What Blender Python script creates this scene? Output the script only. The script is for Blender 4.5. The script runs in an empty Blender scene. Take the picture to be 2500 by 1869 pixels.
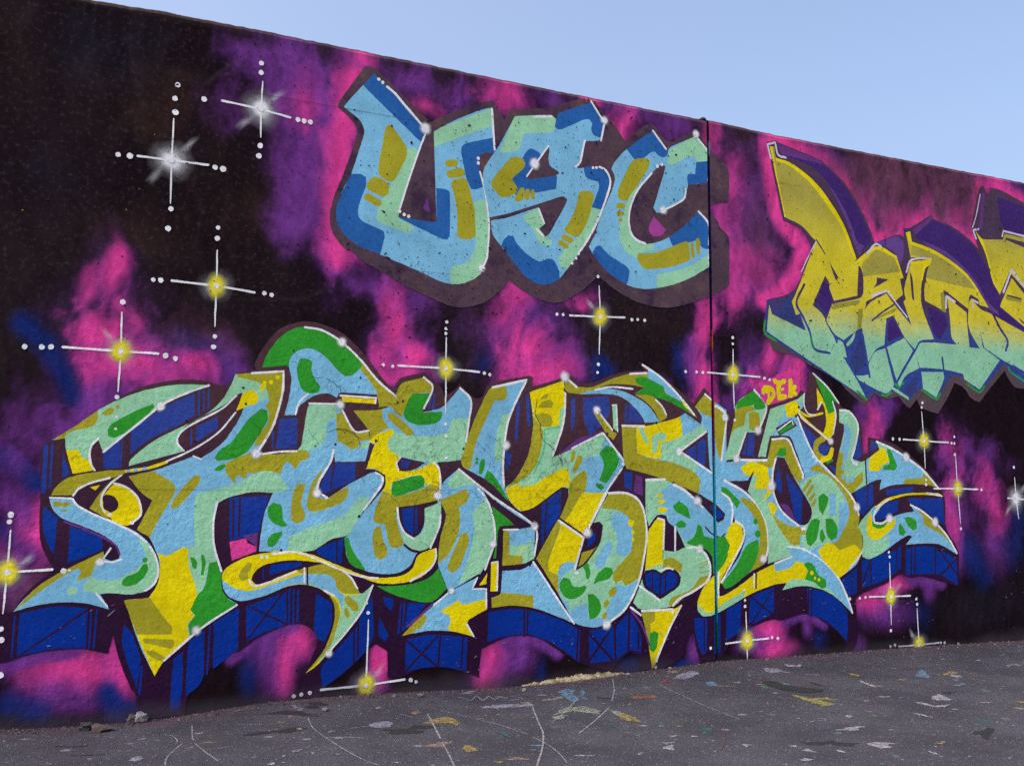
import bpy, math, random
import numpy as np
from mathutils import Matrix, Vector
from mathutils.geometry import delaunay_2d_cdt, tessellate_polygon

scene = bpy.context.scene
COL = scene.collection
random.seed(4)
RNG = np.random.default_rng(7)

# ---------------------------------------------------------------- camera, sky, sun, exposure
CAM_DIST, CAM_H = 6.6361, 1.3
RIGHT, DOWN, FWD = [Vector(v) for v in [[0.892968, -0.450113, 0.002524], [0.049131, 0.091894, -0.994556], [0.447431, 0.888231, 0.104173]]]
cam_data = bpy.data.cameras.new('camera')
cam_data.sensor_width = 36.0
cam_data.lens = 36.0 * 2600 / 2500
cam_data.clip_end = 2000
cam = bpy.data.objects.new('camera', cam_data)
rot = Matrix((RIGHT, -DOWN, -FWD)).transposed()
cam.matrix_world = Matrix.Translation((0, -CAM_DIST, CAM_H)) @ rot.to_4x4()
COL.objects.link(cam)
scene.camera = cam

SUN_EL, SUN_AZ = math.radians(50), math.radians(-94)     # azimuth from +y (the wall) towards +x: off to the left, along the wall
world = bpy.data.worlds.new('World')
scene.world = world
world.use_nodes = True
wn = world.node_tree
for n in list(wn.nodes):
    wn.nodes.remove(n)
sky = wn.nodes.new('ShaderNodeTexSky')
sky.sky_type = 'NISHITA'
sky.sun_disc = False
sky.sun_elevation = SUN_EL
sky.sun_rotation = SUN_AZ
sky.air_density = 0.85
sky.dust_density = 7.5
sky.ozone_density = 1.5
bg = wn.nodes.new('ShaderNodeBackground')
bg.inputs['Strength'].default_value = 0.142
wo = wn.nodes.new('ShaderNodeOutputWorld')
wn.links.new(sky.outputs[0], bg.inputs[0])
wn.links.new(bg.outputs[0], wo.inputs[0])

sun_data = bpy.data.lights.new('sun', 'SUN')
sun_data.energy = 0.6
sun_data.angle = math.radians(40)
sun_data.color = (1.0, 0.95, 0.88)
sun = bpy.data.objects.new('sun', sun_data)
to_sun = Vector((math.sin(SUN_AZ) * math.cos(SUN_EL), math.cos(SUN_AZ) * math.cos(SUN_EL), math.sin(SUN_EL)))
sun.rotation_euler = to_sun.to_track_quat('Z', 'Y').to_euler()
sun.location = (0, 20, 30)
COL.objects.link(sun)

scene.view_settings.view_transform = 'Standard'
scene.view_settings.look = 'None'
scene.view_settings.exposure = 1.32
scene.view_settings.gamma = 1.0
scene.cycles.use_denoising = False
scene.cycles.max_bounces = 4
scene.cycles.diffuse_bounces = 2
scene.cycles.glossy_bounces = 1
scene.cycles.transparent_max_bounces = 8

# ---------------------------------------------------------------- helpers
def lin(c):
    c = np.asarray(c, float) / 255.0
    return np.where(c <= 0.04045, c / 12.92, ((c + 0.055) / 1.055) ** 2.4)

def link(o, parent=None):
    COL.objects.link(o)
    if parent is not None:
        o.parent = parent
    return o

def mesh_obj(name, verts, faces, mats, parent=None, mat_idx=None, smooth=False):
    me = bpy.data.meshes.new(name)
    me.from_pydata([tuple(map(float, v)) for v in verts], [], [tuple(map(int, f)) for f in faces])
    for m in (mats if isinstance(mats, (list, tuple)) else [mats]):
        me.materials.append(m)
    if mat_idx is not None:
        me.polygons.foreach_set('material_index', np.asarray(mat_idx, np.int32))
    if smooth:
        me.polygons.foreach_set('use_smooth', np.ones(len(me.polygons), bool))
    me.update()
    return link(bpy.data.objects.new(name, me), parent)

def empty(name, loc=(0, 0, 0)):
    o = bpy.data.objects.new(name, None)
    o.location = loc
    o.empty_display_size = 0.2
    return link(o)

def tag(o, label=None, cat=None, group=None, kind=None):
    for k, v in (('label', label), ('category', cat), ('group', group), ('kind', kind)):
        if v:
            o[k] = v
    return o

_LAT = {}
def value_noise(u, v, seed=0):
    if seed not in _LAT:
        _LAT[seed] = np.random.default_rng(seed).random((257, 257))
    r = _LAT[seed]
    iu, iv = np.floor(u).astype(int), np.floor(v).astype(int)
    fu, fv = u - iu, v - iv
    fu, fv = fu * fu * (3 - 2 * fu), fv * fv * (3 - 2 * fv)
    a, b = r[iu % 256, iv % 256], r[(iu + 1) % 256, iv % 256]
    c, d = r[iu % 256, (iv + 1) % 256], r[(iu + 1) % 256, (iv + 1) % 256]
    return (a * (1 - fu) + b * fu) * (1 - fv) + (c * (1 - fu) + d * fu) * fv

def fbm(u, v, seed=0, octaves=4, gain=0.55):
    t, amp, s = 0, 0.5, 0
    for i in range(octaves):
        t = t + amp * value_noise(u * 2 ** i, v * 2 ** i, seed + i)
        s += amp
        amp *= gain
    return t / s - 0.5

# ---------------------------------------------------------------- materials
class NT:
    def __init__(s, tree):
        s.t = tree
    def n(s, typ, **kw):
        x = s.t.nodes.new(typ)
        for k, v in kw.items():
            setattr(x, k, v)
        return x
    def l(s, a, b):
        s.t.links.new(a, b)
    def val(s, sock, v):
        if hasattr(v, 'is_output') or isinstance(v, bpy.types.NodeSocket):
            s.l(v, sock)
        else:
            sock.default_value = v
    def math(s, op, a, b=None, c=None, clamp=False):
        x = s.n('ShaderNodeMath', operation=op, use_clamp=clamp)
        for i, v in enumerate((a, b, c)):
            if v is not None:
                s.val(x.inputs[i], v)
        return x.outputs[0]
    def mapr(s, v, a, b, c=0.0, d=1.0, smooth=True):
        x = s.n('ShaderNodeMapRange', interpolation_type='SMOOTHSTEP' if smooth else 'LINEAR')
        for i, q in enumerate((v, a, b, c, d)):
            s.val(x.inputs[i], q)
        return x.outputs[0]
    def mix(s, f, a, b, blend='MIX'):
        x = s.n('ShaderNodeMix', data_type='RGBA', blend_type=blend)
        s.val(x.inputs[0], f)
        s.val(x.inputs[6], a)
        s.val(x.inputs[7], b)
        return x.outputs[2]
    def noise(s, vec, scale, detail=3.0, rough=0.55):
        x = s.n('ShaderNodeTexNoise')
        s.l(vec, x.inputs['Vector'])
        x.inputs['Scale'].default_value = scale
        x.inputs['Detail'].default_value = detail
        x.inputs['Roughness'].default_value = rough
        return x
    def voro(s, vec, scale, feature='F1'):
        x = s.n('ShaderNodeTexVoronoi', feature=feature)
        s.l(vec, x.inputs['Vector'])
        x.inputs['Scale'].default_value = scale
        return x

FORM_LINES = [3.851, 2.808, 1.328]

def build_wall_group():
    """paint on cast concrete: mottling, air-hole pits, hairline formwork joints, cracked thick paint, fine relief"""
    g = bpy.data.node_groups.new('painted_concrete', 'ShaderNodeTree')
    g.interface.new_socket('Color', in_out='INPUT', socket_type='NodeSocketColor')
    g.interface.new_socket('Shader', in_out='OUTPUT', socket_type='NodeSocketShader')
    t = NT(g)
    gi, go = t.n('NodeGroupInput'), t.n('NodeGroupOutput')
    pos = t.n('ShaderNodeNewGeometry').outputs['Position']
    sep = t.n('ShaderNodeSeparateXYZ')
    t.l(pos, sep.inputs[0])
    X, Z = sep.outputs[0], sep.outputs[2]
    # mottling
    n1 = t.noise(pos, 2.4, 2).outputs[0]
    n2 = t.noise(pos, 34, 3, 0.7).outputs[0]
    n4 = t.noise(pos, 7.5, 3, 0.6).outputs[0]
    f = t.math('ADD', t.mapr(n1, 0.25, 0.75, 0.86, 1.10, False), t.mapr(n2, 0.2, 0.8, -0.16, 0.16, False))
    f = t.math('ADD', f, t.mapr(n4, 0.3, 0.7, -0.10, 0.08, False))
    col = t.mix(1.0, gi.outputs[0], f, 'MULTIPLY')
    # thin paint lets a little grey-brown concrete through in worn spots high on the wall
    worn = t.math('MULTIPLY', t.mapr(n2, 0.52, 0.74, 0, 0.20), t.mapr(Z, 1.8, 2.8, 0.1, 1.0))
    col = t.mix(worn, col, (0.15, 0.12, 0.115, 1))
    # dust and splash-back along the foot
    foot = t.mapr(t.math('MULTIPLY_ADD', n1, 0.22, Z), 0.24, 0.11, 0, 0.7)
    col = t.mix(foot, col, (0.050, 0.040, 0.052, 1))
    # relief
    b = t.n('ShaderNodeBump')
    t.l(t.math('MULTIPLY', t.mapr(Z, 2.7, 1.9, 0.16, 0.62), t.mapr(n1, 0.35, 0.62, 0.35, 1.0)), b.inputs['Strength'])
    b.inputs['Distance'].default_value = 0.011
    t.l(t.noise(pos, 24, 4, 0.62).outputs[0], b.inputs['Height'])
    p = t.n('ShaderNodeBsdfPrincipled')
    t.l(col, p.inputs['Base Color'])
    t.l(b.outputs[0], p.inputs['Normal'])
    p.inputs['Roughness'].default_value = 0.7
    p.inputs['Specular IOR Level'].default_value = 0.03
    t.l(p.outputs[0], go.inputs[0])
    return g

WALL_GROUP = build_wall_group()
K_ALB = np.array((0.73, 0.75, 0.87))      # light on the wall times exposure: turns picture colours into surface colours

PALETTE = {
    'plum': (84, 66, 82), 'cyan': (111, 169, 208), 'blue': (36, 88, 158), 'mint': (135, 189, 159), 'olive': (148, 144, 40),
    'white': (226, 219, 232), 'violet': (92, 50, 120), 'magenta': (150, 62, 145), 'pink': (196, 60, 140), 'ink': (54, 33, 52),
    'royal': (10, 50, 142), 'yellow': (206, 191, 12), 'green': (44, 138, 44), 'deepviolet': (58, 36, 104), 'lilacdark': (88, 62, 130),
    'lilac': (190, 182, 212), 'shade': (138, 136, 56), 'drip': (78, 64, 74), 'teal': (90, 172, 136), 'centshade': (48, 58, 112), 'dull': (150, 144, 66),
}

def new_mat(name):
    m = bpy.data.materials.new(name)
    m.use_nodes = True
    m.node_tree.nodes.clear()
    return m, NT(m.node_tree)

def out(t, shader):
    o = t.n('ShaderNodeOutputMaterial')
    t.l(shader, o.inputs[0])

def albedo(rgb):
    return tuple(np.clip(lin(rgb) / K_ALB, 0.004, 0.85)) + (1.0,)

MATS = {}
def paint(name):
    if name in MATS:
        return MATS[name]
    m, t = new_mat('paint_' + name)
    g = t.n('ShaderNodeGroup')
    g.node_tree = WALL_GROUP
    if name in ('fade', 'centline', 'ink', 'royal'):
        pos = t.n('ShaderNodeNewGeometry').outputs['Position']
        sep = t.n('ShaderNodeSeparateXYZ')
        t.l(pos, sep.inputs[0])
        # fade and centline sprayed along a level line; ink and royal vary with height
        q = sep.outputs[2]
        q = t.math('ADD', q, t.math('MULTIPLY_ADD', t.noise(pos, 5, 3).outputs[0], 0.16, -0.08))
        r = t.n('ShaderNodeValToRGB')
        lo, hi = (0.3, 1.9) if name in ('ink', 'royal') else (2.0, 4.5)
        t.l(t.mapr(q, lo, hi, smooth=False), r.inputs[0])
        e = r.color_ramp.elements
        if name == 'fade':
            stops = [(0.0, (128, 182, 156)), (0.24, (128, 182, 156)), (0.345, (192, 180, 50)), (0.52, (190, 178, 42)), (0.70, (152, 146, 66)), (1.0, (156, 148, 70))]
        elif name == 'ink':
            # purple-black low down, turning brown higher up
            stops = [(0.0, (38, 17, 45)), (0.45, (46, 25, 50)), (1.0, (70, 47, 57))]
        elif name == 'royal':
            stops = [(0.0, (0, 42, 132)), (0.45, (6, 48, 138)), (1.0, (48, 64, 142))]
        else:
            stops = [(0.0, (46, 64, 136)), (0.27, (46, 64, 136)), (0.38, (68, 50, 82)), (1.0, (70, 53, 76))]
        while len(e) < len(stops):
            e.new(0.5)
        for el, (p, c) in zip(e, stops):
            el.position = p
            el.color = albedo(c)
        t.l(r.outputs[0], g.inputs[0])
    elif name == 'plum':
        pos = t.n('ShaderNodeNewGeometry').outputs['Position']
        q = t.noise(pos, 3.5, 4, 0.65).outputs[0]
        c = t.mix(t.mapr(q, 0.36, 0.5), albedo((54, 39, 62)), albedo((74, 57, 72)))
        c = t.mix(t.mapr(q, 0.52, 0.68, 0, 0.8), c, albedo((92, 73, 74)))
        t.l(c, g.inputs[0])
    else:
        g.inputs[0].default_value = albedo(PALETTE[name])
    out(t, g.outputs[0])
    MATS[name] = m
    return m

def spray_mat():
    m, t = new_mat('sprayed_background')
    a = t.n('ShaderNodeAttribute', attribute_name='Spray')
    g = t.n('ShaderNodeGroup')
    g.node_tree = WALL_GROUP
    # overspray grain
    pos = t.n('ShaderNodeNewGeometry').outputs['Position']
    f = t.mapr(t.noise(pos, 240, 2).outputs[0], 0.25, 0.75, 0.8, 1.2)
    t.l(t.mix(1.0, a.outputs['Color'], f, 'MULTIPLY'), g.inputs[0])
    out(t, g.outputs[0])
    return m

def mist_mat(name, rgb):
    m, t = new_mat('mist_' + name)
    a = t.n('ShaderNodeAttribute', attribute_name='Mist')
    pos = t.n('ShaderNodeNewGeometry').outputs['Position']
    gr = t.mapr(t.noise(pos, 260, 2).outputs[0], 0.3, 0.7, -0.07, 0.07)
    wv = t.mapr(t.noise(pos, 11, 2).outputs[0], 0.3, 0.7, 0.75, 1.25)
    fac = t.math('MULTIPLY', t.math('MULTIPLY', a.outputs['Fac'], 1.25), wv, clamp=True)
    edge = t.math('MULTIPLY', t.math('MULTIPLY', fac, t.math('SUBTRACT', 1.0, fac)), 4.0)
    fac = t.math('ADD', fac, t.math('MULTIPLY', gr, edge), clamp=True)
    g = t.n('ShaderNodeGroup')
    g.node_tree = WALL_GROUP
    g.inputs[0].default_value = albedo(rgb)
    tr = t.n('ShaderNodeBsdfTransparent')
    mx = t.n('ShaderNodeMixShader')
    t.l(fac, mx.inputs[0])
    t.l(tr.outputs[0], mx.inputs[1])
    t.l(g.outputs[0], mx.inputs[2])
    out(t, mx.outputs[0])
    return m

def concrete_mat():
    m, t = new_mat('bare_concrete')
    g = t.n('ShaderNodeGroup')
    g.node_tree = WALL_GROUP
    g.inputs[0].default_value = (0.13, 0.11, 0.10, 1)
    out(t, g.outputs[0])
    return m

def rough_mat(name, rgb, rgb2, scale=40, bump=0.6):
    m, t = new_mat(name)
    pos = t.n('ShaderNodeNewGeometry').outputs['Position']
    n = t.noise(pos, scale, 5, 0.65).outputs[0]
    p = t.n('ShaderNodeBsdfPrincipled')
    t.l(t.mix(t.mapr(n, 0.35, 0.65), tuple(rgb) + (1,), tuple(rgb2) + (1,)), p.inputs['Base Color'])
    p.inputs['Roughness'].default_value = 0.85
    b = t.n('ShaderNodeBump')
    b.inputs['Strength'].default_value = bump
    b.inputs['Distance'].default_value = 0.006
    t.l(t.noise(pos, scale * 3, 4).outputs[0], b.inputs['Height'])
    t.l(b.outputs[0], p.inputs['Normal'])
    out(t, p.outputs[0])
    return m

def asphalt_mat():
    m, t = new_mat('asphalt')
    pos = t.n('ShaderNodeNewGeometry').outputs['Position']
    sep = t.n('ShaderNodeSeparateXYZ')
    t.l(pos, sep.inputs[0])
    Y = sep.outputs[1]
    n1 = t.noise(pos, 1.6, 4, 0.6).outputs[0]
    n2 = t.noise(pos, 9, 3, 0.6).outputs[0]
    fine = t.noise(pos, 170, 2, 0.7).outputs[0]
    col = t.mix(t.mapr(n1, 0.3, 0.7), (0.021, 0.0205, 0.030, 1), (0.043, 0.042, 0.057, 1))
    col = t.mix(t.mapr(n2, 0.45, 0.75, 0, 0.5), col, (0.022, 0.021, 0.028, 1))
    v = t.voro(pos, 75)
    cs = t.n('ShaderNodeSeparateColor')
    t.l(v.outputs['Color'], cs.inputs[0])
    stone = t.mapr(v.outputs['Distance'], 0.20, 0.42, 1, 0)
    tone = t.mapr(cs.outputs[0], 0.0, 1.0, 0.5, 1.75, smooth=False)
    col = t.mix(t.math('MULTIPLY', stone, 0.9), col, t.mix(1.0, col, tone, 'MULTIPLY'))
    pale_chip = t.math('MULTIPLY', stone, t.math('GREATER_THAN', cs.outputs[1], 0.90))
    col = t.mix(t.math('MULTIPLY', pale_chip, 0.7), col, (0.20, 0.19, 0.22, 1))  # pale aggregate specks scattered at random
    col = t.mix(t.mapr(fine, 0.45, 0.7, 0, 0.5), col, (0.016, 0.016, 0.019, 1))
    # tiny flecks of dropped paint, in the colours used on the wall
    sv = t.n('ShaderNodeVectorMath', operation='MULTIPLY')
    t.l(pos, sv.inputs[0])
    sv.inputs[1].default_value = (0.8, 1.0, 1.0)
    for sc, thr in ((7.5, 0.76), (17, 0.80), (38, 0.84)):
        fv = t.voro(sv.outputs[0], sc)
        fc = t.n('ShaderNodeSeparateColor')
        t.l(fv.outputs['Color'], fc.inputs[0])
        dist = t.math('ADD', fv.outputs['Distance'], t.math('MULTIPLY_ADD', t.noise(pos, 70, 3, 0.7).outputs[0], 0.55, -0.27))
        sp = t.mapr(dist, 0.12, 0.17, 1, 0)
        sp = t.math('MULTIPLY', sp, t.math('GREATER_THAN', fc.outputs[0], thr))
        r = t.n('ShaderNodeValToRGB')
        r.color_ramp.interpolation = 'CONSTANT'
        t.l(fc.outputs[1], r.inputs[0])
        e = r.color_ramp.elements
        stops = [(0, (0.36, 0.34, 0.42)), (0.45, (0.12, 0.28, 0.28)), (0.58, (0.32, 0.26, 0.08)), (0.66, (0.12, 0.22, 0.42)), (0.76, (0.42, 0.40, 0.46)), (0.93, (0.30, 0.08, 0.07))]
        while len(e) < len(stops):
            e.new(0.5)
        for el, (p, c) in zip(e, stops):
            el.position = p
            el.color = tuple(0.6 * q for q in c) + (1,)
        broken = t.mapr(t.noise(pos, 120, 2).outputs[0], 0.38, 0.5)
        col = t.mix(t.math('MULTIPLY', t.math('MULTIPLY', sp, broken), 0.7), col, r.outputs[0])
    # brown grit and sprayed colour gathered along the foot of the wall
    edge = t.mapr(t.math('ADD', Y, t.math('MULTIPLY_ADD', n2, 0.30, -0.15)), -0.20, 0.0)
    col = t.mix(t.math('MULTIPLY', edge, t.mapr(fine, 0.3, 0.6, 0.3, 0.9)), col, (0.045, 0.033, 0.036, 1))
    spray = t.math('MULTIPLY', t.mapr(t.math('ADD', Y, t.math('MULTIPLY_ADD', t.noise(pos, 3, 4).outputs[0], 0.4, -0.2)), -0.20, 0.02), 0.6)
    tint = t.n('ShaderNodeValToRGB')
    t.l(t.noise(pos, 1.4, 2).outputs[0], tint.inputs[0])
    te = tint.color_ramp.elements
    te[0].position, te[0].color = 0.38, (0.028, 0.019, 0.042, 1)
    te[1].position, te[1].color = 0.62, (0.065, 0.022, 0.05, 1)
    col = t.mix(spray, col, tint.outputs[0])
    b = t.n('ShaderNodeBump')
    b.inputs['Strength'].default_value = 0.8
    b.inputs['Distance'].default_value = 0.006
    t.l(fine, b.inputs['Height'])
    p = t.n('ShaderNodeBsdfPrincipled')
    t.l(col, p.inputs['Base Color'])
    p.inputs['Roughness'].default_value = 0.8
    p.inputs['Specular IOR Level'].default_value = 0.3
    t.l(b.outputs[0], p.inputs['Normal'])
    out(t, p.outputs[0])
    return m

SPLAT = {'chalk': (0.40, 0.385, 0.43), 'lavender': (0.30, 0.29, 0.41), 'mustard': (0.33, 0.25, 0.075), 'salmon': (0.30, 0.19, 0.17), 'skyblue': (0.13, 0.26, 0.42),
         'sage': (0.27, 0.31, 0.25), 'rust': (0.30, 0.10, 0.035), 'redpaint': (0.22, 0.04, 0.06), 'tealpaint': (0.12, 0.29, 0.29), 'tealdark': (0.03, 0.11, 0.10),
         'tar': (0.012, 0.012, 0.017), 'greenpaint': (0.08, 0.26, 0.06), 'yellowpaint': (0.33, 0.31, 0.08)}
def splat_mat(name):
    key = 'splat_' + name
    if key in MATS:
        return MATS[key]
    m, t = new_mat(key)
    pos = t.n('ShaderNodeNewGeometry').outputs['Position']
    # the asphalt grain breaks through the worn paint
    n = t.noise(pos, 130, 3, 0.7).outputs[0]
    n2 = t.noise(pos, 28, 3, 0.6).outputs[0]
    a = t.math('ADD', t.math('MULTIPLY', n, 0.7), t.math('MULTIPLY', n2, 0.5))
    fac = t.mapr(a, 0.50, 0.66, 0.55 if name == 'tar' else 0.22, 0.95 if name == 'tar' else 0.85)
    p = t.n('ShaderNodeBsdfPrincipled')
    c = tuple(0.62 * q for q in SPLAT[name])
    t.l(t.mix(t.mapr(n2, 0.3, 0.7), tuple(q * 0.75 for q in c) + (1,), c + (1,)), p.inputs['Base Color'])
    p.inputs['Roughness'].default_value = 0.75
    tr = t.n('ShaderNodeBsdfTransparent')
    mx = t.n('ShaderNodeMixShader')
    t.l(fac, mx.inputs[0])
    t.l(tr.outputs[0], mx.inputs[1])
    t.l(p.outputs[0], mx.inputs[2])
    out(t, mx.outputs[0])
    MATS[key] = m
    return m

# ---------------------------------------------------------------- ground
BASE = [(0.199, 0.013), (0.676, -0.009), (1.098, -0.004), (1.642, 0.036), (2.014, 0.04), (2.535, 0.029), (3.317, 0.0), (4.194, 0.022), (5.079, 0.055), (6.386, 0.043), (7.52, 0.034), (8.497, 0.013)]
BX, BZ = [b[0] for b in BASE], [b[1] for b in BASE]

def ground_z(x, y):
    """asphalt swells by a few centimetres where it meets the wall"""
    prof = np.interp(x, BX, BZ) - 0.004
    d = np.abs(np.asarray(y, float))
    return prof * np.exp(-(d / 0.30) ** 2) * (np.asarray(y) < 0.5) + 0.002 * fbm(np.asarray(x) * 1.3 + 40, np.asarray(y) * 1.3 + 40, 5, 3)

gx = np.concatenate([[-400, -120, -40, -15, -6], np.arange(-2, 11.01, 0.1), [14, 20, 40, 120, 400]])
gy = np.concatenate([[-400, -120, -40, -20, -12, -8], np.arange(-5, 0.31, 0.06), [1, 4, 12, 40, 120, 400]])
GX, GY = np.meshgrid(gx, gy)
GZ = ground_z(GX, GY)
nx, ny = len(gx), len(gy)
gv = np.stack([GX.ravel(), GY.ravel(), GZ.ravel()], 1)
gf = [(j * nx + i, j * nx + i + 1, (j + 1) * nx + i + 1, (j + 1) * nx + i) for j in range(ny - 1) for i in range(nx - 1)]
ground = mesh_obj('ground', gv, gf, asphalt_mat(), smooth=True)
tag(ground, 'grey asphalt spattered with old paint in front of the wall', kind='structure')

# ---------------------------------------------------------------- wall panels
WALL_T = 0.28
J0, J1 = 5.0685, 5.0945
TOP1, TOP2 = [(0.216, 4.274), (0.569, 4.275), (0.859, 4.289), (1.527, 4.292), (2.853, 4.283), (4.581, 4.273), (5.11, 4.275)], [(5.139, 4.28), (5.8, 4.267), (7.192, 4.271), (7.964, 4.273), (8.796, 4.275)]
CLOUDS = """N .5:569,3966 368,229
R .5:984,3705 389,234
N .4:309,3167 262,146
R .5:1507,3070 310,317
R .4:728,2874 277,149
N .4:1380,2172 200,102
R .4:4558,2621 298,157
R .4:145,3882 129,296
N .5:7988,332 517,212
L G .3 11:1190,3860 1288,3972 1453,4085 1664,4167
L G .3 11:1560,4023 1746,4127 1937,4212
L G .22 11:1523,2505 1785,2528 1999,2627 2162,2778
L G .2 10:1351,3156 1307,2941 1389,2741
L G .2 10:1122,3256 1204,3033 1161,2821
L V .8 123:1802,4068 1906,3725 1859,3359 1759,3047
V .6:5525,3565 335,644
M .5:5486,3696 376,679
V .85:1694,4048 255,165
V .8:1887,3972 220,250
V .8:1976,3681 138,361
V .6:1873,3361 163,355
V .5:1693,2986 132,160
P .9:2090,3896 84,253
P .9:2044,3385 89,414
P .85:2024,2997 82,245
P .8:2076,2893 152,122
V .5:1334,3738 153,133
V .8:2548,4106 240,145
V .8:2824,4037 186,133
P .7:2702,3928 137,102
P .9:3321,4123 198,103
V .6:3674,4185 154,93
V .8:4280,4235 203,113
P .8:4316,4054 118,128
V .75:4752,4150 163,132
P .6:5116,4182 89,151
P .8:5320,3674 139,303
P .8:5328,3141 163,365
V .5:5481,3492 250,304
P .6:5230,3296 121,199
P .6:5513,3126 333,167
P .5:5677,3008 254,134
V .5:5531,3803 210,273
L P 1 52:5677,4168 5703,3895 5780,3596 5905,3474 6054,3335 5937,3100 5781,2933 5610,2851
L P 1 53:5755,4197 6059,4149 6283,4111 6506,3954 6686,3780 6795,3577 6852,3468 7160,3612 7509,3791 7619,3729 7876,3665 8109,3569 8086,3804 8172,4143 8339,4193 8560,4156 8838,4053
V .5:6375,4132 276,143
M .9:6932,3957 632,331
M .9:7738,4008 578,306
P .35:7527,3924 92,189
P .35:7165,3730 198,110
P .35:7885,3818 85,191
P .3:6782,3828 76,182
V .6:8456,4280 450,119
P .85:2400,2524 92,220
P .85:2529,2271 75,193
P .8:2399,2235 100,164
P .9:2531,2133 160,123
V .7:2220,2688 197,109
V .6:2583,2609 177,167
V .6:2661,2279 118,195
P .9:3357,2749 117,123
P .6:3261,2609 144,175
V .7:3505,2569 198,206
V .5:3182,2371 221,230
P .95:3472,2244 245,160
P .8:3400,2385 71,204
V .7:3738,2200 168,148
B .8:3114,2208 81,102
B .7:4055,2202 105,120
B .7:4779,2305 114,173
P .8:3912,2738 125,97
P .8:5001,2622 101,354
P .8:5016,2175 109,191
V .7:4894,2328 100,254
P .8:4927,1981 115,94
V .6:4404,2114 218,76
P .8:665,2605 73,172
P .6:548,2508 58,170
P .9:685,2201 193,231
P .9:864,2053 279,135
P .9:1065,2052 215,112
P .8:1235,2049 147,88
V .8:525,1735 154,130
V .7:423,1567 108,140
V .7:631,1859 179,96
V .7:1383,2082 112,140
V .5:366,1871 151,141
L B .8 52:219,2264 343,2154 425,2016 479,1876
L B .6 66:1107,2230 1282,2140 1386,1993
V .8:226,1194 146,160
P .6:277,1011 147,136
P .7:347,1078 55,206
L B .7 46:148,1104 257,989 322,942
M .9:288,761 146,124
L B .9 46:171,1492 258,1424 324,1355
V .5:214,1470 125,207
P .9:585,291 249,109
P .9:777,370 40,139
P .8:830,228 58,162
V .7:461,187 191,90
V .8:209,451 24,133
L V 1 29:164,321 265,369 388,399 559,407
L B .9 46:732,166 802,92 848,42
V .5:571,111 172,68
P .95:1841,402 103,110
P .8:1762,257 71,173
V .9:1633,352 113,147
L V 1 25:1436,299 1533,363 1656,432 1834,477
B .7:1550,199 64,121
V .6:1688,164 75,122
P .95:2392,241 61,154
V .5:2322,92 110,76
P .95:3193,188 110,135
P .85:3163,55 85,107
V .9:3386,203 138,120
L V 1 28:3304,307 3474,319 3635,257 3717,210
B .6:3571,80 51,110
V .5:3286,46 124,108
B .9:4309,42 112,75
V .9:4862,138 59,134
B .8:4760,50 103,47
P .95:5597,233 137,137
P .8:5654,105 203,81
V .7:5434,165 159,92
L V 1 26:5743,320 5890,351 6037,334 6163,266
V .8:5979,260 59,95
B .6:6095,158 85,96
P .9:6894,565 186,80
P .9:6657,423 204,99
V .7:6813,316 322,120
L V 1 41:7156,600 7325,609 7485,562
V .8:7344,498 68,89
V .8:6498,69 88,97
B .5:7236,296 144,136
P .9:7664,1352 131,357
P .8:7680,1014 91,248
V .7:7650,1549 202,143
V .6:8069,1627 264,183
P .7:8053,1372 136,163
V .6:8179,863 211,253
B .7:7887,797 123,177
P .6:8251,1153 128,182
B .7:8464,1115 119,147
P .95:6704,1810 92,241
P .8:6758,1985 93,173
V .7:6870,2076 160,139
B .7:6647,1998 73,103
P .95:5737,2162 193,105
P .9:5890,2303 111,113
P .8:5667,2373 75,198
V .6:5493,2363 107,197
B .6:5445,2132 98,97
P .95:5757,2130 219,132
P .95:5910,2270 103,133
P .9:5848,2350 59,100
V .6:1480,4063 235,163
V .5:1758,3618 188,328
V .5:2506,2854 176,112
V .5:3672,2493 201,178
V .55:332,1658 149,210
V .5:812,1891 276,73
M .5:1156,2233 291,151
V .5:5320,1965 120,128
V .5:7780,1155 306,393
V .5:221,854 124,203
K .5:5563,3434 126,135
K .5:5553,3080 125,80
K .7:5493,3968 126,171
K .6:6051,3909 88,105
L P 1 47:5672,2093 5799,2148 5930,2238 5947,2356
L P 1 40:5716,2177 5867,2268
P .9:2193,4199 86,57
P .8:4026,4262 107,63
P .9:828,2088 139,98
P .9:1185,2084 121,75
P .85:2603,2192 117,138
P .85:2454,2404 57,138
P .85:3538,2395 99,147
P .85:3638,2165 166,88
L P .85 55:2152,4077 2101,3785 2060,3415 2022,3079 2063,2837
P .5:1862,3856 109,193
M .45:5563,3434 294,406
L B .8 51:766,163 836,77
L B .7 54:234,139 382,82
L B .6 93:7814,870 8005,616
B .6:8393,859 162,219
B .6:2893,-5 177,42"""
SPRAYS = {'V': (100, 48, 130), 'P': (200, 58, 138), 'M': (92, 52, 80), 'B': (12, 36, 104), 'K': (24, 15, 22), 'G': (74, 62, 68), 'N': (30, 30, 46), 'R': (52, 36, 34)}

def pts(s):
    return np.array([[float(a) for a in p.split(',')] for p in s.split()]) / 1000.0

def seg_dist(u, v, P):
    best = np.full(u.shape, 1e9)
    for (x0, y0), (x1, y1) in zip(P[:-1], P[1:]):
        dx, dy = x1 - x0, y1 - y0
        tt = np.clip(((u - x0) * dx + (v - y0) * dy) / (dx * dx + dy * dy), 0, 1)
        best = np.minimum(best, np.hypot(u - x0 - tt * dx, v - y0 - tt * dy))
    return best

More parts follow.
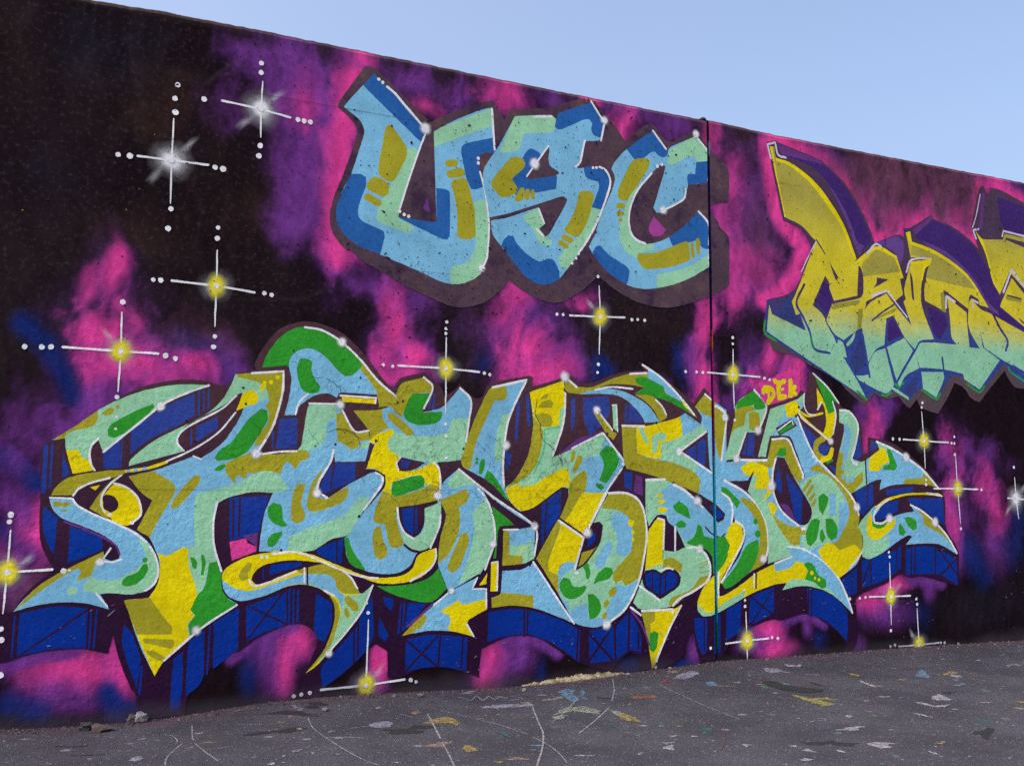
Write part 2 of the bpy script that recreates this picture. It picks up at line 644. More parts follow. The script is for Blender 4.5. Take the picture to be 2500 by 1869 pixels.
def spray_colour(u, v):
    base = lin((22, 13, 20)) / K_ALB
    base2 = lin((33, 24, 31)) / K_ALB
    k = np.clip(fbm(u * 0.9 + 11, v * 0.9 + 3, 21, 4) * 3 + 0.35 + 0.25 * (v - 3), 0, 1)[..., None]
    col = base * (1 - k) + base2 * k
    wu = fbm(u * 2.6 + 7, v * 2.6 + 9, 31, 5)
    wv = fbm(u * 2.6 + 57, v * 2.6 + 29, 41, 5)
    tex = fbm(u * 3.2 + 17, v * 3.2 + 19, 51, 5)
    wisp = fbm(u * 6.5 + 3 + wu * 1.5, v * 4.5 + 8 + wv * 1.5, 55, 6, 0.68)
    calm = np.clip((v - 0.5) / 0.8, 0.30, 1)        # the arches near the ground were sprayed tighter
    for L in CLOUDS.split('\n'):
        head, ps = L.split(':')
        hd = head.split()
        P = pts(ps)
        if hd[0] == 'L':
            r = float(hd[3]) / 1000.0
            d = seg_dist(u + wu * 0.06, v + wv * 0.06, P) / (r * 2.3) - wisp * 0.5
            a = float(hd[2]) * np.clip(1.25 - d * 1.25, 0, 1)
            c = hd[1]
        else:
            (cu, cv), (ru, rv) = P
            k = calm * min(1.0, min(ru, rv) / 0.10)
            d = np.hypot((u + wu * 0.26 * k - cu) / (ru * 1.42), (v + wv * 0.26 * k - cv) / (rv * 1.42))
            a = float(hd[1]) * np.clip(1.16 - d + wisp * 1.5 * k, 0, 1) * np.clip(1 + tex * 1.1 * calm, 0.45, 1.3)
            c = hd[0]
        a = np.clip(a, 0, 1)
        if c == 'P':
            # the can was worked up from violet to pink: a wider violet mist under every pink burst
            h = np.clip(a * 0.5 + (0.5 * np.clip(1.75 - d + wisp * 1.3, 0, 1) * float(hd[2] if hd[0] == 'L' else hd[1])), 0, 1)
            h = (0.62 * h * h * (3 - 2 * h))[..., None]
            col = col * (1 - h) + (lin(SPRAYS['V']) / K_ALB) * h
        a = (0.93 * a * a * (3 - 2 * a))[..., None]
        col = col * (1 - a) + (lin(SPRAYS[c]) / K_ALB) * a
    # drifting passes of the can leave fine lighter and darker streaks
    streak = fbm(u * 22 + wu * 6, v * 7 + wv * 6, 65, 4, 0.65)[..., None]
    return col * np.clip(1 + 0.95 * streak, 0.55, 1.5)

def build_panel(name, us, top_pts, parent, end_left=False):
    tx, tz = [p[0] for p in top_pts], [p[1] for p in top_pts]
    vs = np.concatenate([[-0.3], np.arange(-0.06, 4.22, 0.0135)])
    U, V = np.meshgrid(us, vs)
    col = spray_colour(U, V)
    top = np.interp(us, tx, tz) + 0.012 * fbm(us * 22, us * 0 + 3.3, 61, 5) - 0.006 - 0.02 * np.clip(fbm(us * 5, us * 0 + 7.3, 63, 3) - 0.2, 0, 1)
    rows = [np.stack([U[j], U[j] * 0, V[j]], 1) for j in range(len(vs))]
    rows.append(np.stack([us, us * 0, top - 0.028 + 0.006 * fbm(us * 9, us * 0 + 1.3, 62, 3)], 1))
    rows.append(np.stack([us, us * 0 + 0.02, top], 1))
    rows.append(np.stack([us, us * 0 + WALL_T, top - 0.01], 1))
    rows.append(np.stack([us, us * 0 + WALL_T, us * 0 - 0.3], 1))
    bare = np.tile(lin((62, 50, 48)) / K_ALB, (len(us), 1))
    cols = [col[j] for j in range(len(vs))]
    cols.append(cols[-1] * 0.75 + bare * 0.25)
    cols += [bare * 0.7, bare * 0.8, bare]
    n, m = len(us), len(rows)
    verts = np.concatenate(rows)
    colours = np.concatenate(cols)
    ii, jj = np.meshgrid(np.arange(n - 1), np.arange(m - 1))
    a = (jj * n + ii).ravel()
    faces = np.stack([a, a + 1, a + n + 1, a + n], 1).tolist()
    k = len(verts)
    # end face towards the joint, painted in stripes where the artists sprayed across the gap
    ys = np.linspace(0, WALL_T, 8)
    zs = np.linspace(-0.3, float(top[0 if end_left else -1]) - 0.02, 160)
    x = us[0] if end_left else us[-1]
    YY, ZZ = np.meshgrid(ys, zs)
    verts = np.concatenate([verts, np.stack([YY.ravel() * 0 + x, YY.ravel(), ZZ.ravel()], 1)])
    bands = [(-1, (14, 26, 80)), (0.13, (12, 84, 40)), (0.36, (20, 110, 150)), (0.46, (30, 150, 190)), (1.52, (60, 120, 160)), (1.62, (110, 20, 90)), (2.30, (120, 24, 90)),
             (2.44, (150, 70, 20)), (2.57, (60, 24, 70)), (2.74, (26, 22, 62)), (4.0, (60, 110, 120)), (4.09, (46, 36, 46)), (9, (46, 36, 46))]
    zz = ZZ.ravel() + 0.03 * fbm(YY.ravel() * 12, ZZ.ravel() * 6, 71, 3)
    idx = np.clip(np.searchsorted([b[0] for b in bands], zz, side='right') - 1, 0, len(bands) - 1)
    ec = np.array([lin(b[1]) / K_ALB for b in bands])[idx] if end_left else np.tile(lin((30, 20, 32)) / K_ALB, (len(zz), 1))
    colours = np.concatenate([colours, ec])
    ii, jj = np.meshgrid(np.arange(len(ys) - 1), np.arange(len(zs) - 1))
    a = (jj * len(ys) + ii).ravel() + k
    q = np.stack([a, a + len(ys), a + len(ys) + 1, a + 1], 1) if end_left else np.stack([a, a + 1, a + len(ys) + 1, a + len(ys)], 1)
    faces += q.tolist()
    o = mesh_obj(name, verts, faces, SPRAY, parent)
    at = o.data.attributes.new('Spray', 'FLOAT_COLOR', 'POINT')
    at.data.foreach_set('color', np.concatenate([colours, np.ones((len(colours), 1))], 1).astype(np.float32).ravel())
    return o

SPRAY = spray_mat()
wall = empty('concrete_wall', (0, 0, 0))
tag(wall, 'tall cast concrete wall covered in colourful graffiti on black and pink sprayed ground', 'wall', kind='thing')
us1 = np.concatenate([[-9, -6, -4, -2.5, -1.6], np.arange(-1, J0 - 0.002, 0.0135), [J0]])
us2 = np.concatenate([[J1], np.arange(J1 + 0.0135, 10.2, 0.0135), [11, 13, 16, 20, 26]])
build_panel('wall_panel', us1, TOP1, wall)
build_panel('wall_panel', us2, TOP2, wall, end_left=True)
# mastic at the bottom of the joint, with a lump squeezed out on top
mastic = rough_mat('black_mastic', (0.006, 0.006, 0.010), (0.02, 0.018, 0.028), 30)
jz = np.linspace(-0.2, 4.25, 240)
jb = [(-1, (12, 16, 58)), (0.13, (10, 62, 34)), (0.30, (14, 70, 110)), (0.46, (22, 104, 138)), (1.42, (30, 96, 128)), (1.56, (44, 22, 58)), (2.30, (70, 18, 60)), (2.44, (110, 52, 20)), (2.57, (40, 18, 48)), (2.74, (20, 16, 46)),
      (4.0, (34, 62, 74)), (4.09, (22, 16, 24)), (9, (22, 16, 24))]
jv, jf, jc = [], [], []
for i, z in enumerate(jz):
    dy = 0.020 + 0.003 * math.sin(z * 7) + random.uniform(-.003, .003)
    jv += [(J0 - 0.006, dy + 0.012, z), (J0 + 0.010, dy + 0.006, z), (J1 + 0.006, dy - 0.006, z)]
    q = z + 0.05 * math.sin(z * 23)
    c = [b_[1] for b_ in jb if b_[0] <= q][-1]
    jc += [np.append(lin(c) / K_ALB, 1)] * 3
    if i:
        k = 3 * i
        jf += [(k - 3, k - 2, k + 1, k), (k - 2, k - 1, k + 2, k + 1)]
seal = mesh_obj('joint_mastic', jv, jf, SPRAY, wall, smooth=True)
seal.data.attributes.new('Spray', 'FLOAT_COLOR', 'POINT').data.foreach_set('color', np.array(jc, np.float32).ravel())

def blob(name, centre, size, mat, parent=None, seed=0, sub=2, rough=0.35):
    import bmesh
    bm = bmesh.new()
    bmesh.ops.create_icosphere(bm, subdivisions=sub, radius=1.0)
    r = random.Random(seed)
    ph = [r.uniform(0, 6.28) for _ in range(9)]
    for v in bm.verts:
        p = v.co
        k = 1 + rough * (0.5 * math.sin(3.1 * p.x + ph[0]) * math.cos(2.7 * p.y + ph[1]) + 0.4 * math.sin(5.3 * p.z + ph[2] + 2 * p.x) + 0.3 * math.sin(7 * p.y + ph[3]) + r.uniform(-.25, .25))
        v.co = Vector((p.x * size[0] * k, p.y * size[1] * k, p.z * size[2] * k))
    me = bpy.data.meshes.new(name)
    bm.to_mesh(me)
    bm.free()
    me.materials.append(mat)
    o = bpy.data.objects.new(name, me)
    o.location = centre
    return link(o, parent)
blob('mastic_lump', (J0 - 0.008, 0.04, 4.275), (0.026, 0.03, 0.022), mastic, wall, 3, 2, 0.5)

# ---------------------------------------------------------------- graffiti: flat painted shapes, cut into one seamless sheet per piece
def smooth_path(P, closed, step=0.016, corner=48):
    n = len(P)
    if n < 3:
        return P
    res = []
    def ang(i):
        if not closed and i in (0, n - 1):
            return 180
        a, b, c = P[i - 1], P[i], P[(i + 1) % n]
        d1, d2 = b - a, c - b
        return abs(math.degrees(math.atan2(d1[0] * d2[1] - d1[1] * d2[0], float(d1 @ d2))))
    cor = [ang(i) > corner for i in range(n)]
    T = []
    for i in range(n):
        a, c = P[i - 1] if (closed or i) else P[i], P[(i + 1) % n] if (closed or i < n - 1) else P[i]
        T.append((c - a) * 0.5)
    for i in range(n if closed else n - 1):
        a, b = P[i], P[(i + 1) % n]
        L = float(np.hypot(*(b - a)))
        k = max(1, min(7, int(L / step)))
        ta = (b - a) if cor[i] else T[i]
        tb = (b - a) if cor[(i + 1) % n] else T[(i + 1) % n]
        # keep tangents no longer than the chord
        for tv in (ta, tb):
            pass
        la, lb = np.hypot(*ta) + 1e-9, np.hypot(*tb) + 1e-9
        ta, tb = ta * min(1, L / la), tb * min(1, L / lb)
        for q in range(k):
            s = q / k
            h00, h10, h01, h11 = 2 * s ** 3 - 3 * s ** 2 + 1, s ** 3 - 2 * s ** 2 + s, -2 * s ** 3 + 3 * s ** 2, s ** 3 - s ** 2
            res.append(h00 * a + h10 * ta + h01 * b + h11 * tb)
    if not closed:
        res.append(P[-1])
    return np.array(res)

def stroke_poly(P, w, taper=True):
    """outline of a brush line of width w with rounded ends and a slightly unsteady hand"""
    P = smooth_path(P, False, 0.02, 70)
    n = len(P)
    d = np.gradient(P, axis=0) if n > 1 else np.array([[1, 0]])
    d /= np.hypot(d[:, 0], d[:, 1])[:, None] + 1e-9
    nn = np.stack([-d[:, 1], d[:, 0]], 1)
    r = w / 2 * (1 + RNG.uniform(-0.14, 0.14, n))
    L, R = P + nn * r[:, None], P - nn * r[:, None]
    def cap(c, dirv, nv, rr):
        return [c + nv * rr * math.cos(a) + dirv * rr * math.sin(a) for a in (0.6, 1.2, 1.94, 2.54)]
    return np.array(list(L) + cap(P[-1], d[-1], nn[-1], r[-1]) + list(R[::-1]) + cap(P[0], -d[0], -nn[0], r[0]))

def disc_poly(c, r, k=12):
    a0 = RNG.uniform(0, 6)
    return np.array([c + r * (1 + RNG.uniform(-.1, .1)) * np.array([math.cos(a0 + 6.2832 * i / k), math.sin(a0 + 6.2832 * i / k)]) for i in range(k)])

def inside(poly, q):
    """non-zero winding test of many points"""
    w = np.zeros(len(q), int)
    x, y = q[:, 0], q[:, 1]
    a = poly
    b = np.roll(poly, -1, 0)
    for (x0, y0), (x1, y1) in zip(a, b):
        if y0 <= y1:
            m = (y >= y0) & (y < y1)
            s = 1
        else:
            m = (y >= y1) & (y < y0)
            s = -1
        if not m.any():
            continue
        xi = x0 + (y[m] - y0) * (x1 - x0) / (y1 - y0)
        w[m] += s * (x[m] < xi)
    return w != 0

def parse(data):
    shapes, clips, glows, grp = [], {}, [], 'outline'
    for L in data.strip().split('\n'):
        if L.startswith('g '):
            grp = L[2:].strip()
            continue
        head, ps = L.split(':')
        hd = head.split()
        P = pts(ps)
        nm = [h[1:] for h in hd if h[0] == '=']
        cl = [h[1:] for h in hd if h[0] == '^']
        if hd[0] == 'F':
            polys = [smooth_path(P, True)]
        elif hd[0] == 'S':
            polys = [stroke_poly(P, float(hd[2]) / 1000)]
        elif hd[0] == 'D':
            polys = [disc_poly(p, float(hd[2]) / 1000) for p in P]
        else:
            for p in P:
                glows.append((grp, p, float(hd[2]) / 1000))
            continue
        for pl in polys:
            if hd[0] == 'F':
                pl = pl + RNG.normal(0, 0.0008, pl.shape)
            shapes.append((grp, hd[1], pl, cl[0] if cl else None))
            if nm:
                clips.setdefault(nm[0], []).append(pl)
    return shapes, clips, glows

def face_y(u):
    return -0.0025

def make_piece(data):
    shapes, clips, glows = parse(data)
    verts, edges = [], []
    for g, c, pl, cl in shapes:
        k, n = len(verts), len(pl)
        verts += [Vector((float(p[0]), float(p[1]))) for p in pl]
        edges += [(k + i, k + (i + 1) % n) for i in range(n)]
    lo = min(v.y for v in verts) - .05
    hi = max(v.y for v in verts) + .05
    for u in (J0 - 0.001, J1 + 0.001):
        k = len(verts)
        verts += [Vector((u, lo)), Vector((u, hi))]
        edges.append((k, k + 1))
    V, E, F, _, _, _ = delaunay_2d_cdt(verts, edges, [], 0, 1e-5, False)
    V = np.array([(v.x, v.y) for v in V])
    F = np.array(F)
    cen = V[F].mean(1)
    owner = np.full(len(F), -1)
    cliptest = {k: np.any([inside(p, cen) for p in ps], axis=0) for k, ps in clips.items()}
    for i, (g, c, pl, cl) in enumerate(shapes):
        mn, mx = pl.min(0), pl.max(0)
        idx = np.where((cen[:, 0] >= mn[0]) & (cen[:, 0] <= mx[0]) & (cen[:, 1] >= mn[1]) & (cen[:, 1] <= mx[1]))[0]
        if not len(idx):
            continue
        ok = inside(pl, cen[idx])
        if cl:
            ok &= cliptest[cl][idx]
        owner[idx[ok]] = i
    owner[(cen[:, 0] > J0 - 0.001) & (cen[:, 0] < J1 + 0.001)] = -1
    area = np.abs((V[F[:, 1], 0] - V[F[:, 0], 0]) * (V[F[:, 2], 1] - V[F[:, 0], 1]) - (V[F[:, 2], 0] - V[F[:, 0], 0]) * (V[F[:, 1], 1] - V[F[:, 0], 1]))
    owner[area < 1e-9] = -1
    owner[cen[:, 1] > 4.238] = -1
    groups = {}
    for g in dict.fromkeys(s[0] for s in shapes):
        groups[g] = np.array([o >= 0 and shapes[o][0] == g for o in owner])
    return V, F, owner, shapes, groups, glows

def components(f):
    """label triangles by connected component"""
    par = {}
    def find(x):
        while par.setdefault(x, x) != x:
            par[x] = par[par[x]]
            x = par[x]
        return x
    for a, b, c in f.tolist():
        ra, rb, rc = find(a), find(b), find(c)
        par[rb] = ra
        par[find(c)] = find(a)
    roots = [find(t_[0]) for t_ in f.tolist()]
    ids = {r: i for i, r in enumerate(dict.fromkeys(roots))}
    return np.array([ids[r] for r in roots])

def piece_object(name, V, F, owner, shapes, sel, parent):
    """largest connected patch becomes the named part, loose patches become painted strokes beside it"""
    tri = np.where(sel)[0]
    if not len(tri):
        return None
    lab = components(F[tri])
    size = np.bincount(lab)
    main = int(size.argmax())
    m = np.zeros(len(F), bool)
    m[tri[lab == main]] = True
    o = sheet_object(name, V, F, owner, shapes, m, parent)
    for k in range(len(size)):
        if k == main:
            continue
        m = np.zeros(len(F), bool)
        m[tri[lab == k]] = True
        p = V[F[m]].reshape(-1, 2)
        if (p.max(0) - p.min(0)).max() < 0.02:
            continue
        sheet_object('painted_stroke', V, F, owner, shapes, m, o if parent is wall else parent)
    return o

def sheet_object(name, V, F, owner, shapes, sel, parent):
    f = F[sel]
    used, inv = np.unique(f.ravel(), return_inverse=True)
    f = inv.reshape(-1, 3)
    # face the camera side (-y)
    v = V[used]
    cr = (v[f[:, 1], 0] - v[f[:, 0], 0]) * (v[f[:, 2], 1] - v[f[:, 0], 1]) - (v[f[:, 2], 0] - v[f[:, 0], 0]) * (v[f[:, 1], 1] - v[f[:, 0], 1])
    f[cr < 0] = f[cr < 0][:, [0, 2, 1]]
    cols = [shapes[o][1] for o in owner[sel]]
    names = list(dict.fromkeys(cols))
    mi = [names.index(c) for c in cols]
    v3 = np.stack([v[:, 0], np.full(len(v), -0.0025), v[:, 1]], 1)
    return mesh_obj(name, v3, f, [paint(c) for c in names], parent, mi)

def mist_disc(verts, faces, alphas, c, rx, ry, y, prof, wob=0.0, ang=0.0):
    k0 = len(verts)
    verts.append((c[0], y, c[1]))
    alphas.append(prof[0][1])
    nseg = 20
    ph = RNG.uniform(0, 6.28, 3)
    ca, sa = math.cos(ang), math.sin(ang)
    for ri, (fr, al) in enumerate(prof[1:]):
        for s in range(nseg):
            a = 2 * math.pi * s / nseg
            w = 1 + wob * (0.6 * math.sin(2 * a + ph[0]) + 0.5 * math.sin(3 * a + ph[1]) + 0.4 * math.sin(5 * a + ph[2]))
            x, z = rx * fr * w * math.cos(a), ry * fr * w * math.sin(a)
            verts.append((c[0] + x * ca - z * sa, y, c[1] + x * sa + z * ca))
            alphas.append(al)
    for s in range(nseg):
        faces.append((k0, k0 + 1 + s, k0 + 1 + (s + 1) % nseg))
    for ri in range(len(prof) - 2):
        for s in range(nseg):
            a, b = k0 + 1 + ri * nseg + s, k0 + 1 + ri * nseg + (s + 1) % nseg
            faces.append((a, a + nseg, b + nseg, b))

def mist_object(name, verts, faces, alphas, mat, parent):
    o = mesh_obj(name, verts, faces, mat, parent)
    at = o.data.attributes.new('Mist', 'FLOAT', 'POINT')
    at.data.foreach_set('value', np.array(alphas, np.float32))
    return o

MIST_W = mist_mat('white', (232, 226, 236))
MIST_Y = mist_mat('yellow', (212, 197, 52))
SOFT = [(0, 1.0), (0.34, 1.0), (0.5, 0.75), (0.72, 0.26), (1.0, 0.0)]

USC = """F plum:2262,4175 2304,4168 2322,4155 2683,3874 2706,3859 2879,3961 3133,4084 3180,4092 3203,4072 3275,3972 3312,4042 3336,4055 3649,4122 3679,4140 3974,4260 4026,4255 4057,4210 4193,4093 4298,3971 4330,3994 4472,4120 4527,4140 4582,4124 4670,4038 4737,4034 4794,4071 4931,4146 4977,4149 5091,4035 5137,3994 5160,3995 5265,3905 5278,3878 5272,3633 5258,3617 5152,3600 5087,3566 5075,3512 5155,3459 5183,3408 5258,3349 5269,3312 5260,2966 5242,2935 5136,2874 5089,2846 4838,2759 4683,2723 4509,2723 4349,2755 4192,2822 4079,2892 4058,2906 4032,2888 3915,2788 3785,2707 3696,2677 3569,2688 3425,2745 3316,2807 3269,2748 3159,2653 3076,2613 2968,2583 2878,2584 2772,2612 2546,2690 2418,2751 2291,2808 2208,2843 2166,2887 2093,2919 2026,2999 2005,3062 2001,3125 2007,3159 2030,3250 2084,3394 2154,3599 2177,3701 2163,3748 2121,3798 2042,3858 2046,3883 2129,4021 2227,4172
g letter_u
F cyan =U:2291,4134 2650,3822 2677,3780 2638,3698 2554,3443 2488,3228 2479,3161 2759,3157 2747,3403 2730,3797 2913,3917 3134,4032 3176,4039 3201,3715 3117,3703 3080,3671 3081,3559 3128,3420 3152,3251 3157,3166 3140,2948 3117,2885 3094,2832 3031,2784 2941,2747 2860,2739 2772,2756 2614,2811 2358,2890 2208,2931 2117,2985 2058,3058 2045,3112 2048,3177 2086,3294 2141,3410 2196,3589 2227,3701 2218,3757 2183,3800 2083,3862 2131,3931
F blue ^U:2291,4134 2681,3815 2638,3707 2620,3717 2445,3852 2213,4037
F mint ^U:2534,3640 2586,3661 2630,3638 2497,3229 2481,3153 2576,3123 2593,3104 2551,3057 2337,3111 2323,3134 2344,3234 2418,3367 2526,3589
F olive ^U:2378,3766 2398,3793 2424,3786 2525,3664 2534,3624 2526,3573 2451,3421 2426,3399 2400,3397 2341,3430 2328,3453 2339,3545 2354,3630
F olive ^U:2299,3416 2324,3420 2396,3389 2411,3366 2402,3307 2368,3285 2259,3321 2247,3344 2270,3388
F olive ^U:2243,3290 2267,3296 2352,3260 2362,3241 2344,3216 2310,3222 2243,3250 2230,3268
F blue ^U:2141,3414 2207,3421 2245,3405 2246,3344 2202,3216 2196,3143 2229,3102 2372,3054 2385,3019 2354,2894 2275,2854 2044,2957 2024,3154 2102,3324
F blue ^U:2752,3399 2827,3398 2856,3384 2857,3072 2840,3048 2804,3046 2489,3154 2474,3168 2759,3157
F mint ^U:2729,3806 3181,4044 3183,3913 2735,3688
F blue ^U:3186,3826 2978,3751 2942,3719 2940,3676 2980,3502 3017,3426 3054,3429 3114,3456 3081,3559 3080,3671 3117,3703 3206,3712
F olive ^U:2821,3599 2852,3615 2897,3622 2916,3604 2907,3577 2871,3565 2830,3562 2817,3581
F olive ^U:2835,3533 2934,3571 2966,3552 2971,3527 2935,3500 2844,3482 2826,3507
F olive ^U:2863,3444 2881,3472 2962,3502 2985,3486 3027,3355 3055,3214 3056,3095 3011,3067 2938,3065 2911,3087 2914,3197 2900,3322
F mint ^U:3041,3331 3082,3358 3137,3365 3161,3252 3163,2950 3117,2873 3094,2820 2986,2742 2865,2731 2864,2848 2895,2867 2985,2901 3039,2983 3056,3069
F violet:2691,3320 2709,3222 2679,3225 2656,3253
S white 17:2386,4055 2442,4019 2512,3951 2645,3826
S white 13:2672,3780 2638,3690 2554,3439 2488,3220
S white 16:3176,4035 3186,3896 3199,3737
S white 14:3085,3560 3114,3469 3137,3361 3152,3251 3157,3149 3142,2951 3108,2880
D white 12:2324,4097 2353,4080 3071,3657 3071,3623 2487,3203 2520,3184 2553,3176
G white 73:2667,3808
G white 48:3099,2871
g letter_s
F cyan =S:3360,4011 3659,4068 3701,4042 3724,4094 4000,4223 4119,4091 4081,3942 3941,3915 3905,3746 3859,3711 3889,3701 3997,3731 4064,3737 4126,3714 4159,3655 4151,3580 4093,3427 4030,3275 3968,3169 3846,3005 3726,2859 3647,2812 3579,2800 3511,2813 3425,2865 3349,2943 3254,3045 3187,3123 3171,3221 3155,3241 3158,3293 3131,3392 3112,3484 3116,3588 3195,3713 3242,3789
F mint ^S:3360,4020 3659,4074 3707,4041 3683,3956 3649,3933 3442,3898 3423,3870 3399,3778 3366,3754 3233,3714
F blue ^S:3724,4098 4000,4232 4124,4091 4081,3955 4014,3982 3998,4016 4009,4063 3983,4089 3942,4082 3748,3976 3708,3969 3688,3989 3699,4040
F blue ^S:3462,3775 3496,3793 3569,3764 3698,3627 3699,3520 3521,3465 3366,3427 3338,3541 3395,3663
F olive ^S:3328,3697 3375,3711 3428,3703 3445,3671 3428,3633 3338,3546 3357,3518 3385,3478 3371,3446 3300,3406 3253,3395 3182,3459 3173,3493 3196,3539
F olive ^S:3405,3489 3433,3493 3438,3468 3429,3405 3386,3382 3359,3387 3362,3414
F olive ^S:3453,3487 3477,3488 3482,3447 3472,3406 3448,3401 3436,3424 3443,3468
F olive ^S:3491,3488 3516,3491 3522,3461 3516,3421 3496,3414 3487,3439
F plum:3638,3837 3643,3806 3636,3725 3648,3682 3718,3652 3723,3635 3688,3616 3462,3559 3457,3580 3540,3693
F blue ^S:3935,3719 4069,3743 4126,3719 4168,3647 4093,3427 4077,3412 4000,3420 4031,3492 4068,3588 4053,3626 3991,3627 3950,3644 3935,3687
F mint ^S:3995,3415 4082,3412 4030,3257 3846,2987 3785,2928 3736,2949 3714,3000 3776,3086 3856,3157 3938,3255
F olive ^S:3888,3518 3919,3534 3996,3540 4021,3509 3989,3378 3938,3255 3887,3188 3846,3184 3776,3201 3766,3226 3827,3322 3873,3435
F olive ^S:3741,3175 3776,3188 3841,3168 3846,3142 3806,3129 3746,3149
F olive ^S:3716,3137 3746,3140 3801,3115 3801,3088 3766,3085 3716,3110
F mint ^S:3429,3283 3550,3363 3569,3348 3608,3247 3559,3207 3608,3155 3662,3135 3657,3099 3589,3090 3550,3122 3511,3188 3439,3258
F plum:3158,3241 3300,3286 3540,3384 3727,3463 3767,3471 3792,3452 3777,3414 3633,3167 3608,3155 3559,3207 3603,3247 3555,3364 3453,3321 3291,3253 3171,3221
F blue ^S:3254,3047 3273,3092 3310,3130 3348,3126 3386,3070 3473,3001 3559,2968 3637,2996 3677,2987 3721,2913 3726,2843 3647,2801 3579,2789 3511,2802 3425,2855 3349,2933
D plum 10:3753,3645
S white 13:3634,3832 3457,3580
S white 19:3517,4035 3659,4060
S white 14:4000,4232 4093,4114
S white 16:4117,4086 4084,3942
S white 15:3943,3920 3901,3746 3864,3711
S white 17:4069,3738 4126,3719 4163,3655 4157,3590 4093,3418 4020,3265 3937,3130 3891,3071
S white 13:3555,3351 3600,3251
S white 13:3535,3204 3594,3154
D white 11:4014,3724 4043,3728 3886,3058 3864,3022 3831,2981
G white 59:4114,4104
G white 74:3520,3682
g letter_c
F cyan =C:4543,4089 4669,3966 4691,3960 4702,3976 4736,4000 4954,4111 5079,4004 5084,3957 5074,3752 4878,3711 4853,3608 4836,3587 4628,3457 4578,3451 4551,3485 4655,3780 4666,3824 4644,3844 4600,3819 4539,3754 4412,3606 4346,3477 4326,3364 4344,3266 4397,3217 4472,3196 4570,3217 4691,3273 4850,3390 4977,3514 5078,3417 5069,3078 4899,2979 4730,2907 4510,2852 4350,2854 4224,2897 4120,2959 4049,3024 3998,3081 3974,3123 4035,3230 4040,3258 4093,3391 4183,3585 4205,3679 4174,3735 4200,3789 4308,3907
F blue ^C:4308,3914 4549,4099 4696,3961 4684,3917 4645,3894 4601,3904 4568,3932 4524,3912 4469,3866 4382,3839
F olive ^C:4371,3833 4502,3871 4523,3836 4501,3777 4358,3571 4325,3516 4261,3503 4225,3535 4236,3592 4306,3731
F mint ^C:4696,3956 4954,4116 5090,4001 5083,3932 4961,3905 4945,3955 4859,3923 4734,3848 4691,3846
F blue ^C:4961,3905 5089,3933 5079,3751 4876,3711 4870,3772 4885,3798 4948,3807
F mint ^C:4445,3666 4346,3505 4339,3366 4354,3262 4407,3222 4472,3197 4548,3215 4552,3160 4406,3117 4395,3079 4342,3092 4279,3140 4243,3209 4240,3318 4271,3385 4298,3471 4358,3580
F olive ^C:4219,3475 4261,3490 4298,3480 4293,3452 4250,3438 4213,3447
F olive ^C:4223,3416 4271,3424 4284,3410 4265,3385 4218,3381 4213,3401
F olive ^C:4234,3367 4265,3374 4270,3353 4249,3337 4228,3348
F blue ^C:4691,3273 4850,3394 4977,3519 5084,3417 5078,3216 5017,3219 4989,3235 4978,3281 4723,3206
F olive ^C:4406,3117 4568,3139 4847,3257 4875,3251 4890,3130 4867,3100 4676,3034 4491,3002 4437,3015 4395,3079
F olive ^C:4892,3258 4921,3261 4936,3144 4918,3124 4899,3141
F olive ^C:4944,3287 4973,3298 4986,3273 4984,3178 4959,3161 4946,3193
F mint ^C:4572,2968 4731,3012 4900,3075 5079,3188 5077,3074 4898,2972 4730,2900 4575,2858
F blue ^C:4003,3079 4039,3132 4075,3138 4142,3080 4299,3006 4330,2972 4313,2889 4292,2855 4224,2886 4120,2948 4049,3013
F magenta:4550,3419 4664,3326 4625,3279 4527,3259 4506,3321
S white 14:4554,4094 4674,3967
S white 17:4971,4104 5079,4004 5086,3947 5074,3771
S white 16:4539,3756 4412,3611 4346,3477 4326,3364 4344,3266 4397,3217 4472,3199
S white 15:4855,3675 4836,3591 4639,3472
S white 17:4977,3509 5069,3420 5071,3254
D white 14:4592,3818 4633,3838 5076,3211 5073,3180 5069,3149 5068,3106
G white 58:4960,4131
G white 61:4639,3477"""
